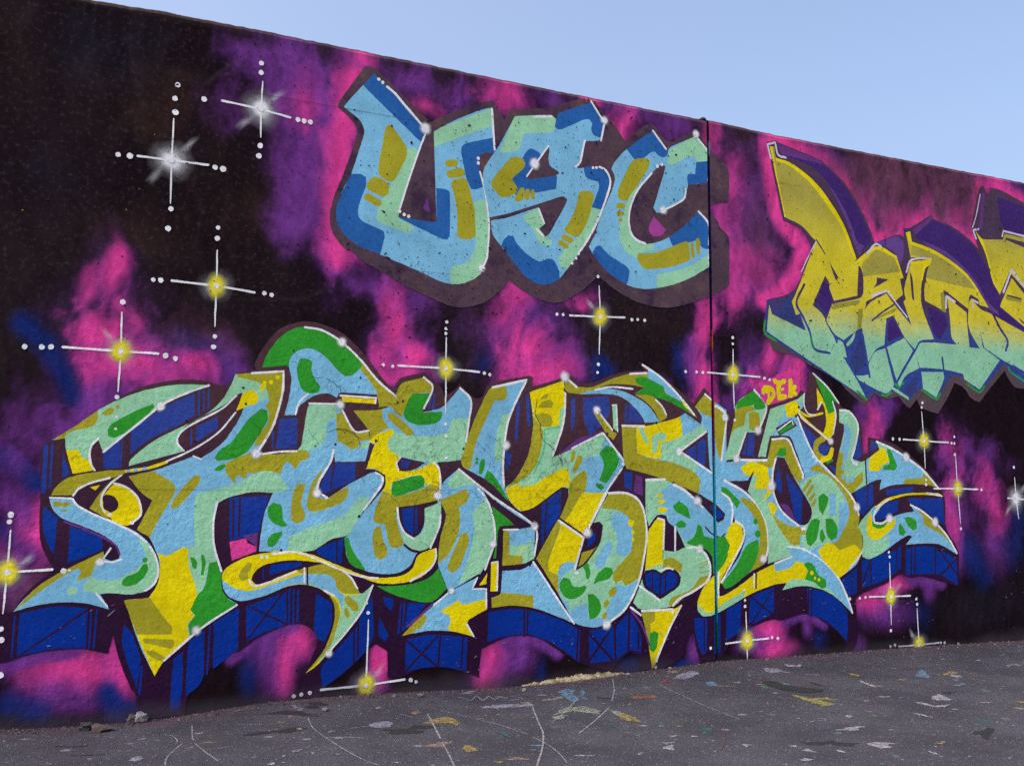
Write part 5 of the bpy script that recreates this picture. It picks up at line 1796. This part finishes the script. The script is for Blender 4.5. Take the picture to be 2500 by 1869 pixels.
PIT = flat_mat('air_hole_dark', (0.016, 0.012, 0.016))
def pit_density(u, v):
    hi = np.clip((v - 1.9) / 0.7, 0, 1)
    return (0.05 + 0.95 * hi) * np.clip(0.55 + 2.6 * fbm(u * 1.1, v * 1.1, 81, 3), 0.12, 1)
speckles('air_holes', 9500, PIT, -0.0068, pit_density, lambda g: min(0.010, 0.0023 * math.exp(g.normal(0.0, 0.5))), 1.12, 0.7)
speckles('paint_chips', 500, flat_mat('old_orange_paint', (0.42, 0.20, 0.03)), -0.0067,
         lambda u, v: np.clip(fbm(u * 1.5 + 9, v * 1.5, 91, 3) * 5 - 0.7, 0, 1) * (v > 1.7) * (u < 5) * 0.5, lambda g: 0.0028 * math.exp(g.normal(0, 0.4)), 1.5, 0.8)
speckles('paint_nicks', 1500, flat_mat('nick_pale', (0.20, 0.17, 0.26)), -0.0069,
         lambda u, v: np.clip(1.2 - v * 1.3, 0, 1) * np.clip(fbm(u * 2 + 3, v * 2 + 5, 95, 3) * 4 + 0.4, 0, 1), lambda g: 0.0026 * math.exp(g.normal(0, 0.4)), 2.6, 0.5)

CRACKS = """2.2:1990,2047 2046,2019 2094,1983 2103,1960
1.8:1896,2039 1943,2037 1990,2047
2.6:2068,1720 2123,1714 2196,1693 2229,1655 2238,1609
1.6:1909,2170 1955,2181 1987,2194
1.8:1832,2139 1825,2108
1.6:2397,1895 2438,1893 2513,1908
1.6:2540,1813 2498,1828 2464,1858
1.4:2722,1596 2739,1549 2756,1565
1.4:1416,1700 1439,1664 1411,1634
1.6:2013,1692 2060,1712 2091,1728
1.4:2141,1622 2165,1638 2189,1627
1.4:1517,1748 1562,1720 1585,1698
3.0:3534,1979 3524,1860 3562,1794 3572,1710 3620,1661 3677,1620 3735,1545 3745,1494
2.2:3755,1630 3804,1665 3853,1700
1.8:3448,1891 3505,1876 3534,1860
1.8:4554,1816 4596,1773 4585,1755
1.6:3244,1817 3281,1785
2.6:3581,1234 3638,1233 3706,1250 3735,1267
1.4:4816,1906 4882,1872 4926,1837
1.4:4364,1917 4416,1892
1.4:3072,1664 3108,1624 3144,1592
1.6:2964,1791 2991,1743 2982,1678
1.4:4483,1293 4525,1249
1.6:3743,825 3714,784
1.6:3468,979 3478,913 3459,840
1.4:3274,1055 3302,1095
1.8:501,1481 525,1516 544,1502
1.6:1572,1653 1593,1698
1.4:1416,1481 1446,1452 1497,1446
1.4:1261,1392 1282,1421
1.4:410,1684 409,1629"""
def crack_mesh():
    vv, ff = [], []
    rg_ = np.random.default_rng(55)
    def add(P, w):
        n = len(P)
        d = np.gradient(P, axis=0)
        d /= np.hypot(d[:, 0], d[:, 1])[:, None] + 1e-9
        nn = np.stack([-d[:, 1], d[:, 0]], 1)
        k = len(vv)
        for i in range(n):
            r = w * rg_.uniform(0.25, 1.0) * (0.25 if i in (0, n - 1) else 1)
            for sg in (1, -1):
                q = P[i] + nn[i] * r * sg
                vv.append((q[0], -0.0066, q[1]))
            if i:
                a = k + 2 * i
                ff.append((a - 2, a - 1, a + 1, a))
    def jag(A, B, amp):
        n = max(3, int(np.hypot(*(B - A)) / 0.012))
        P = A + (B - A) * np.linspace(0, 1, n)[:, None]
        return P + rg_.normal(0, amp, P.shape)
    for L in CRACKS.strip().split('\n'):
        w, ps = L.split(':')
        P = pts(ps)
        full = np.concatenate([jag(a, b, 0.004) for a, b in zip(P[:-1], P[1:])])
        add(full, float(w) / 1000)
    for _ in range(520):
        for _t in range(20):
            u, v = rg_.uniform(1.3, 5.0), rg_.uniform(0.75, 2.15)
            dens = math.exp(-((u - 3.4) / 1.3) ** 2) * math.exp(-((v - 1.55) / 0.45) ** 2) * float(np.clip(fbm(np.array([u * 2.0]), np.array([v * 2.0]), 101, 3)[0] * 4 + 0.5, 0, 1.3))
            if rg_.random() < dens:
                break
        else:
            continue
        n = int(rg_.integers(5, 16))
        a = rg_.uniform(0, 6.28)
        p = np.array([u, v])
        P = [p]
        for i in range(n):
            a += rg_.normal(0, 0.55)
            p = p + 0.009 * np.array([math.cos(a), math.sin(a)])
            P.append(p)
        P = np.array(P)
        if np.any([in_joint(q[0]) for q in P]):
            continue
        add(P, rg_.uniform(0.0005, 0.0014))
    o = mesh_obj('paint_cracks', vv, ff, flat_mat('crack_dark', (0.035, 0.028, 0.032)), wall)
    o['kind'] = 'stuff'
    vv2, ff2 = [], []
crack_mesh()
for z in FORM_LINES:
    # hairline left by the edge of a formwork board
    vv, ff = [], []
    on = True
    for i, u in enumerate(np.arange(0.2, 9.6, 0.03)):
        w = 0.0012 * max(0.0, (0.0 if z < 2 and u < 2.4 else 0.25) + 2.5 * float(fbm(np.array([u * 0.8]), np.array([z * 7.0]), 111, 3)[0]))
        zz = z + 0.010 * float(fbm(np.array([u * 0.7]), np.array([z * 3.0]), 115, 2)[0])
        vv += [(u, -0.0065, zz - w), (u, -0.0065, zz + w)]
        if i and not in_joint(u) and not in_joint(u - 0.03) and w > 0:
            k = 2 * i
            ff.append((k - 2, k - 1, k + 1, k) if False else (k - 2, k, k + 1, k - 1))
    mesh_obj('formwork_line', vv, ff, flat_mat('hairline_dark', (0.03, 0.024, 0.03)), wall)

# ---------------------------------------------------------------- painted stars
STARS = """w 994,3337|793,3335 1216,3340 997,3603 996,3066|683,3327 751,3329 1257,3330 1305,3327 1014,3821 1000,3731 1006,3643 1000,3033 987,2909
w 1533,3754|1284,3767 1726,3728 1539,3940 1536,3567|1176,3757 1775,3723 1816,3721 1857,3720 1528,4058 1527,3995 1534,3513 1528,3445
y 1288,2581|1018,2589 1527,2561 1286,2808 1286,2326|913,2584 956,2586 1586,2561 1633,2554 1286,2949 1283,2881 1288,2265 1282,2199
y 745,2139|424,2143 960,2138 741,2373 738,1897|225,2132 315,2136 363,2139 1000,2128 1058,2114 733,1866 743,2434
y 2837,2153|2490,2153 3089,2141 2838,2367 2837,1840|2386,2150 2452,2145 3126,2135 3167,2128 2840,2472 2834,2426 2834,2392 2837,1773 2841,1693 2846,1546
y 4068,2604|3808,2593 4283,2615 4059,2834 4056,2324|3702,2594 3753,2595 4344,2604 4395,2608 4458,2607 4049,2903 4048,2250 4041,2190
y 5282,2240|5033,2243 5551,2235 5287,2442 5288,1973|4931,2241 4990,2241 5596,2227 5646,2217 5285,2533 5284,2484 5290,1883 4828,2238
y 7338,1771|7090,1779 7637,1764 7321,2026 7340,1534|6970,1779 7046,1778 7673,1761 7708,1758 7335,2102 7323,2062 7344,1435 7342,1396
y 7726,1363|7434,1362 7984,1357 7717,1647 7744,1059|7711,1816 7708,1661 8025,1354 7746,1013
w 8475,1274|8362,1281 8695,1263 8467,1470 8496,1093|8462,1560
y 194,863|37,859 427,872 202,1096 184,637|198,1181 193,1142 178,555 183,495 188,304
y 2303,90|2005,83 2568,107 2312,499 2303,78|1836,59 1883,65 1937,71 2608,99 2645,85 2309,543
y 5367,190|5163,181 5580,197 5361,410 5367,39|5612,201 5669,191 5355,497 5354,451 5349,575 5020,156
y 6884,464|6641,471 7110,462 6883,741 6878,233|6429,463 6537,465 6600,469 6878,830 6886,792 6871,186
y 7190,51|6953,51 7427,54 7181,353 7189,41|7176,432 7183,388 7447,53 7491,50 6912,64 6861,57"""
WHITE = paint('white')
for L in STARS.strip().split('\n'):
    a, b, c = L.split('|')
    kind, ct = a.split()
    C = pts(ct)[0]
    arms, dots = pts(b), pts(c)
    vv, ff = [], []
    def add_poly(pl, y):
        k = len(vv)
        p3 = [Vector((float(p[0]), float(p[1]), 0)) for p in pl]
        vv.extend([(p.x, y, p.y) for p in p3])
        for t3 in tessellate_polygon([p3]):
            i, j, q = t3
            pa, pb, pc = p3[i], p3[j], p3[q]
            cr = (pb.x - pa.x) * (pc.y - pa.y) - (pc.x - pa.x) * (pb.y - pa.y)
            ff.append((k + i, k + j, k + q) if cr > 0 else (k + i, k + q, k + j))
    order = sorted(range(len(arms)), key=lambda i: math.atan2(arms[i][1] - C[1], arms[i][0] - C[0]))
    cross = []
    for i in order:
        e = arms[i]
        d = e - C
        Ln = max(float(np.hypot(*d)), 0.02)
        d = d / Ln
        nrm = np.array([-d[1], d[0]])
        n = 7
        ws = [0.0068 + 0.001 * math.sin(k * 1.3 + i) for k in range(n)]
        if abs(e[1] - C[1]) > 0.1:
            ws = [w_ * (1.0 - 0.45 * k / (n - 1)) for k, w_ in enumerate(ws)]
        mid = [C + d * (0.012 + (Ln - 0.012) * k / (n - 1)) + nrm * RNG.normal(0, 0.0006) for k in range(n)]
        cross += [m - nrm * w_ for m, w_ in zip(mid, ws)] + [e + d * ws[-1] * 0.8] + [m + nrm * w_ for m, w_ in list(zip(mid, ws))[::-1]]
    add_poly(cross, -0.0042)
    star = mesh_obj('painted_star', vv, ff, WHITE, wall)
    for q, p in enumerate(dots):
        vv, ff = [], []
        r = RNG.uniform(0.88, 1.12) * (0.0178 if kind == 'w' and C[0] < 3 else 0.0155 if C[0] < 1.6 else 0.0125)
        add_poly(disc_poly(p, r, 11), -0.0051)
        mesh_obj('star_dot', vv, ff, WHITE, star)
    vv, ff, aa = [], [], []
    big = 0.145 if kind == 'w' else 0.12
    a0 = 1.0 if kind == 'w' else 0.7
    mist_disc(vv, ff, aa, C, big, big, -0.0034, [(0, a0), (0.14, a0 * 0.95), (0.28, a0 * 0.62), (0.46, a0 * 0.25), (0.7, a0 * 0.07), (1.0, 0)], 0.10)
    mist_object('star_glow', vv, ff, aa, MIST_W, star)
    an = RNG.uniform(0.55, 0.9) if RNG.random() < 0.6 else RNG.uniform(2.1, 2.5)
    for sgn in ((1, -1) if kind == 'w' else (1,) if RNG.random() < 0.6 else ()):
        vv, ff, aa = [], [], []
        d = np.array([math.cos(an), math.sin(an)]) * sgn
        mist_disc(vv, ff, aa, C + d * big * 0.95, big * 0.62, big * 0.22, -0.0031 - 0.0001 * (sgn > 0), [(0, .30), (0.3, .22), (0.6, .08), (1, 0)], 0.2, an)
        mist_object('star_wisp', vv, ff, aa, MIST_W, star)
    if kind == 'y':
        vv, ff, aa = [], [], []
        mist_disc(vv, ff, aa, C, 0.072, 0.088, -0.0056, [(0, 1), (0.3, 0.97), (0.5, 0.75), (0.72, 0.3), (1.0, 0)], 0.10)
        mist_object('star_core', vv, ff, aa, MIST_Y, star)
    vv, ff, aa = [], [], []
    mist_disc(vv, ff, aa, C, 0.02, 0.02, -0.0062, [(0, 1), (0.6, 1), (1.0, 0)], 0.1)
    mist_object('star_centre', vv, ff, aa, MIST_W, star)

# ---------------------------------------------------------------- paint on the asphalt
GROUND = """S chalk 6:997,-474 1027,-520 1036,-618 1025,-704
S chalk 7:1037,-754 947,-951 911,-1067 892,-1172
S chalk 7:1168,-325 1117,-627 1116,-688
S chalk 6:1106,-773 1115,-951 1138,-1191
S chalk 4:1375,-374 1448,-435 1529,-467
S chalk 4:1444,-117 1512,-93 1577,-86
S chalk 3:1120,-925 1198,-920 1286,-906
F lavender:736,-994 769,-931 812,-939 809,-1004 768,-1022
S tar 13:449,-510 519,-559 593,-566
S tar 11:504,-761 579,-784 651,-792
F salmon:367,-889 390,-850 402,-919
S chalk 6:1807,-425 1765,-651 1756,-909 1765,-1269 1783,-1495 1816,-1626
S chalk 10:2482,-605 2409,-863 2307,-1210
S chalk 9:2272,-1315 2225,-1495 2138,-1784
S chalk 4:2589,-541 2671,-810 2751,-1134
S chalk 9:1759,-941 1861,-975 1954,-1052
S chalk 7:1841,-367 1927,-391
S chalk 5:1892,-814 1998,-765 2051,-774
S chalk 5:2340,-535 2366,-661
F lavender:2059,-761 2123,-687 2201,-690 2198,-777 2141,-835 2070,-818
F mustard:2367,-824 2509,-731 2571,-761 2549,-931 2506,-979 2507,-875 2434,-875
F mustard:2351,-1413 2376,-1440 2371,-1539 2307,-1577 2312,-1509
F mustard:2342,-1808 2389,-1805 2358,-1842
F salmon:2409,-531 2467,-481 2460,-556 2403,-604
F chalk:1684,-629 1705,-649 1700,-680 1679,-683
F chalk:1522,-1150 1579,-1122 1579,-1144 1527,-1175
F chalk:1437,-1219 1459,-1229 1446,-1255
F chalk:1384,-1278 1409,-1272 1396,-1310
F chalk:1349,-1333 1371,-1364 1350,-1390 1339,-1374
F chalk:1401,-1359 1424,-1360 1407,-1382
F chalk:1596,-1214 1618,-1225 1598,-1249
F chalk:1673,-1275 1695,-1285 1678,-1299
F chalk:1698,-1303 1721,-1320 1702,-1332
F chalk:1900,-1578 1934,-1602 1903,-1618
F chalk:1494,-1274 1509,-1297 1491,-1309
F lavender:1784,-147 1811,-113 1823,-151 1804,-205 1776,-214
S lavender 10:2853,-229 2880,-352 2981,-224 2948,-385 3050,-258 3032,-383 3119,-291 3125,-384
F lavender:2854,-549 2957,-538 3031,-574 2998,-640 2852,-589
S lavender 8:3049,-302 3108,-286 3100,-372 3177,-320 3220,-386 3193,-439 3107,-441
F lavender:2940,-529 3177,-582 3175,-665 3025,-653 2908,-596
S chalk 9:3142,-690 2952,-1128 2858,-1352 2698,-1641 2496,-1960
S chalk 5:2723,-981 2746,-1148 2766,-1339
S chalk 6:2765,-1403 2751,-1609 2720,-1766 2655,-1975
S chalk 8:4090,-100 3894,-435 3682,-743
S chalk 8:3571,-899 3294,-1188 3036,-1439
S chalk 6:3577,-515 3399,-732 3204,-957 3027,-1147
S chalk 5:4282,-376 4197,-771 4108,-1202 4060,-1544
S chalk 6:3404,-430 3460,-503
F skyblue:3541,-312 3634,-260 3655,-319 3584,-426 3516,-619 3443,-670 3480,-467
F skyblue:3691,-336 3726,-354 3598,-525 3577,-648 3550,-591
F sage:3136,-963 3326,-800 3430,-810 3449,-960 3407,-1057 3348,-989 3298,-906
F sage:3120,-992 3212,-999 3137,-1075 3086,-1068
F sage:3517,-973 3546,-1047 3503,-1179 3450,-1172
F mustard:3546,-1047 3535,-1195 3505,-1363 3465,-1326 3448,-1227
F rust:3861,-653 4043,-696 3992,-784 3851,-737
F salmon:4581,-62 4636,-117 4583,-175 4529,-149
F lavender:4584,-203 4736,-166 4752,-230 4557,-326 4466,-282
F skyblue:4619,-462 4686,-468 4622,-592 4556,-585
F redpaint:4392,-273 4437,-295 4375,-370 4338,-352
S redpaint 5:3863,-1643 3663,-1905 3506,-2081
F tealpaint:3543,-1452 3576,-1486 3519,-1509
F chalk:3446,-1705 3507,-1718 3453,-1740
F chalk:3316,-1826 3377,-1857 3315,-1871
F chalk:3551,-1756 3568,-1796 3528,-1808
F chalk:3068,-1964 3102,-1967 3052,-2011
F chalk:3658,-2054 3709,-2078 3647,-2107
S tealpaint 8:4307,-684 4393,-750
S tealpaint 8:4319,-1010 4412,-1011
S tealpaint 6:3257,-1644 3406,-1571
F tealdark:3339,-1246 3297,-1401 3284,-1360
F tealdark:2641,-1181 2681,-1233 2645,-1406 2638,-1277
F tar:5009,-599 5100,-617 5085,-817 5202,-1023 5010,-1074 4927,-938 4945,-749
F tar:5318,-723 5298,-920 5264,-853
F skyblue:5045,-669 5111,-727 5053,-877 5003,-827
F greenpaint:4901,-728 4900,-802 4827,-841
F yellowpaint:4861,-1048 4874,-1146 4893,-1289 4891,-1439 4770,-1464 4797,-1286
F chalk:5678,-844 5634,-955 5587,-1111 5550,-1094 5612,-945
F mustard:5797,-594 5834,-698 5747,-740
F mustard:5967,-930 6005,-976 5941,-998
F chalk:5600,-1545 5756,-1483 5717,-1556 5659,-1663 5602,-1657 5573,-1598
F chalk:5385,-1616 5417,-1653 5408,-1754 5533,-1773 5418,-1800 5369,-1735
F chalk:5420,-1862 5483,-1905 5410,-1897
F chalk:5119,-1834 5128,-1916 5130,-2011 5100,-1959 5103,-1885
F chalk:5765,-1801 5826,-1839 5746,-1843
F chalk:4261,-2335 4341,-2314 4377,-2362 4434,-2389 4325,-2395 4334,-2444 4259,-2436
F chalk:3872,-2274 3922,-2271 3898,-2358 3867,-2314
F chalk:4025,-2350 4034,-2424 4005,-2396
F chalk:3703,-2437 3767,-2416 3785,-2464 3718,-2471
F chalk:4695,-1724 4720,-1774 4659,-1789
S chalk 6:4365,-1783 4442,-1767 4474,-1801 4515,-1748 4495,-1720
F chalk:4438,-2566 4427,-2659 4410,-2636
F mustard:6447,-1135 6459,-1277 6441,-1241
F chalk:5553,-207 5639,-279 5521,-283
F lavender:5291,-261 5405,-286 5410,-435 5269,-367
F greenpaint:4847,-1779 4853,-1839 4802,-1851
S tealpaint 12:7163,-634 7196,-781
S tar 8:6308,-664 6621,-662 6791,-681
F chalk:4500,-1989 4532,-2011 4496,-2021"""
from mathutils.geometry import tessellate_polygon
lift = 0.0022
for i, L in enumerate(GROUND.strip().split('\n')):
    head, ps = L.split(':')
    hd = head.split()
    P = pts(ps)
    if hd[0] == 'F':
        pl = smooth_path(P, True, 0.02, 75)
        pl = pl + RNG.normal(0, 0.006, pl.shape)
        nm = 'paint_splat'
    else:
        pl = stroke_poly(P, float(hd[2]) / 1000)
        nm = 'paint_line'
    p3 = [Vector((float(p[0]), float(p[1]), 0)) for p in pl]
    z = ground_z(pl[:, 0], pl[:, 1]) + lift + 0.0003 * (i % 6)
    ff = []
    for a, b, c in tessellate_polygon([p3]):
        pa, pb, pc = p3[a], p3[b], p3[c]
        cr = (pb.x - pa.x) * (pc.y - pa.y) - (pc.x - pa.x) * (pb.y - pa.y)
        ff.append((a, b, c) if cr > 0 else (a, c, b))
    mesh_obj(nm, np.stack([pl[:, 0], np.minimum(pl[:, 1], -0.004), z], 1), ff, splat_mat(hd[1]), ground)

# smaller old drips and scuffs scattered over the asphalt
rs = random.Random(21)
for i in range(75):
    y = -rs.uniform(0.10, 2.7)
    x = rs.uniform(0.4, 2.2 + 3.6 * 1.6 + y * 0.2)
    r = math.exp(rs.gauss(-3.75, 0.5))
    cname = rs.choice(('chalk', 'chalk', 'chalk', 'lavender', 'lavender', 'tealpaint', 'skyblue', 'mustard', 'sage', 'tealdark', 'tar', 'salmon'))
    if cname == 'tar':
        r *= 2.2
    k = 14
    asp, an = rs.uniform(1.0, 2.8), rs.gauss(0.0, 0.5)
    ph = [rs.uniform(0, 6.28) for _ in range(3)]
    pl = []
    for q in range(k):
        a = 6.2832 * q / k
        rr = r * (1 + 0.35 * math.sin(2 * a + ph[0]) + 0.3 * math.sin(3 * a + ph[1]) + 0.25 * math.sin(5 * a + ph[2]) + rs.uniform(-.2, .2))
        px, py = rr * asp * math.cos(a), rr * math.sin(a)
        pl.append((x + px * math.cos(an) - py * math.sin(an), min(-0.01, y + px * math.sin(an) + py * math.cos(an))))
    pl = np.array(pl)
    p3 = [Vector((float(p[0]), float(p[1]), 0)) for p in pl]
    z = ground_z(pl[:, 0], pl[:, 1]) + 0.0012 + 0.0002 * (i % 4)
    ff = []
    for a, b, c in tessellate_polygon([p3]):
        pa, pb, pc = p3[a], p3[b], p3[c]
        cr = (pb.x - pa.x) * (pc.y - pa.y) - (pc.x - pa.x) * (pb.y - pa.y)
        ff.append((a, b, c) if cr > 0 else (a, c, b))
    mesh_obj('paint_splat', np.stack([pl[:, 0], pl[:, 1], z], 1), ff, splat_mat(cname), ground)

# ---------------------------------------------------------------- loose things along the foot of the wall
brown = rough_mat('brown_stone', (0.035, 0.024, 0.026), (0.075, 0.052, 0.052), 25)
pale = rough_mat('pale_stone', (0.09, 0.085, 0.095), (0.17, 0.16, 0.175), 30)
mortar = rough_mat('pale_mortar', (0.10, 0.075, 0.035), (0.30, 0.26, 0.16), 28, 1.0)
def at_ground(x, y, dz=0.0):
    return (x, y, float(ground_z(np.array([x]), np.array([y]))[0]) + dz)
tag(blob('broken_rock', at_ground(0.70, -0.20, 0.016), (0.055, 0.042, 0.027), brown, None, 11, 2, 0.5), 'brown broken rock lying on the asphalt near the wall at the left', 'rock')
tag(blob('dark_stone', at_ground(0.625, -0.12, 0.016), (0.036, 0.03, 0.026), rough_mat('dark_stone_surface', (0.012, 0.012, 0.014), (0.03, 0.028, 0.03), 30), None, 12, 2, 0.45), 'black stone beside the brown broken rock at the wall foot', 'rock')
tag(blob('pale_stone', at_ground(0.93, -0.04, 0.026), (0.038, 0.028, 0.033), pale, None, 13, 2, 0.3), 'round pale grey stone against the wall right of the brown rock', 'rock')
tag(blob('rough_stone', at_ground(0.88, -0.04, 0.022), (0.026, 0.024, 0.03), brown, None, 14, 2, 0.5), 'small rough stone leaning on the round pale grey stone', 'rock')
for k, (x, y, s) in enumerate(((2.62, -0.16, .02), (4.24, -0.07, .018), (4.62, -0.05, .014), (3.36, -0.16, .015), (5.62, -0.30, .018), (1.95, -0.30, .018))):
    lab = ['white pebble on the asphalt below the third arch', 'white pebble at the right end of the mortar ridge', 'small white pebble right of the yellow painted spike', 'small white pebble left of the mortar ridge',
           'small white pebble on the asphalt right of the panel joint', 'white pebble on the asphalt under the left yellow star'][k]
    tag(blob('pebble', at_ground(x, y, s * 0.5), (s * 1.3, s, s * 0.75), pale, None, 30 + k, 1, 0.3), lab, 'pebble', 'white pebbles along the wall foot')

# crumbled mortar ridge squeezed out along the foot
rv, rf = [], []
nr, ns = 70, 9
for i in range(nr):
    t_ = i / (nr - 1)
    x = 3.42 + t_ * 0.83
    hgt = 0.04 * math.sin(math.pi * min(1, t_ * 0.92 + 0.04)) ** 0.6 * (0.55 + 0.5 * t_)
    dep = 0.06 * math.sin(math.pi * (0.05 + 0.9 * t_)) ** 0.5
    for s in range(ns):
        q = s / (ns - 1)
        y = 0.01 - dep * q
        z = ground_z(np.array([x]), np.array([y]))[0] - 0.004 + hgt * (1 - q) ** 0.8 * (0.6 + 0.9 * (value_noise(np.array([x * 60.0]), np.array([q * 9.0]), 3)[0])) + (0.008 * value_noise(np.array([x * 130.0]), np.array([q * 16.0]), 4)[0] if s < ns - 1 else -0.004)
        rv.append((x, y, z))
    if i:
        for s in range(ns - 1):
            a = (i - 1) * ns + s
            rf.append((a, a + 1, a + ns + 1, a + ns))
tag(mesh_obj('mortar_ridge', rv, rf, mortar), 'crumbling pale yellow mortar ridge along the wall foot below the middle lettering', 'mortar')

# grit swept against the wall: thousands of tiny chips, one object
gvv, gff = [], []
rg = random.Random(9)
for k in range(5200):
    x = rg.uniform(-1.0, 9.8)
    y = -abs(rg.gauss(0, 0.07)) - 0.004 if rg.random() < 0.75 else -rg.uniform(0.0, 1.6)
    s = rg.choice((0.002, 0.003, 0.004, 0.0055)) * rg.uniform(0.7, 1.4) * (1.3 if y > -0.15 else 0.8)
    if rg.random() < 0.006 and y > -0.2:
        s *= 2.2
    zz = float(np.interp(x, BX, BZ) - 0.004) * math.exp(-(y / 0.30) ** 2)
    k0 = len(gvv)
    a0 = rg.uniform(0, 6.28)
    for q in range(4):
        a = a0 + q * 1.57 + rg.uniform(-.4, .4)
        gvv.append((x + s * 1.2 * math.cos(a), y + s * math.sin(a), zz - 0.002))
    for q in range(3):
        a = a0 + 0.8 + q * 2.09
        gvv.append((x + s * 0.6 * math.cos(a), y + s * 0.6 * math.sin(a), zz + s * rg.uniform(0.5, 1.1)))
    b = [k0 + q for q in range(7)]
    gff += [(b[0], b[1], b[4]), (b[1], b[2], b[5]), (b[2], b[3], b[6]), (b[1], b[5], b[4]), (b[2], b[6], b[5]), (b[3], b[0], b[4]), (b[3], b[4], b[6]), (b[4], b[5], b[6])]
mi = [rg.choice((0, 0, 0, 1, 2)) for _ in range(5200) for _ in range(8)]
mi = np.repeat(np.array([rg.choice((0, 0, 1, 1, 1, 1, 2)) for _ in range(5200)]), 8)
grit_dark = rough_mat('grit_dark', (0.015, 0.013, 0.018), (0.035, 0.028, 0.032), 40)
grit_grey = rough_mat('grit_grey', (0.06, 0.055, 0.065), (0.13, 0.115, 0.13), 40)
tag(mesh_obj('grit', gvv, gff, [brown, grit_dark, grit_grey], None, mi), 'brown and grey grit gathered along the wall foot', 'grit', kind='stuff')
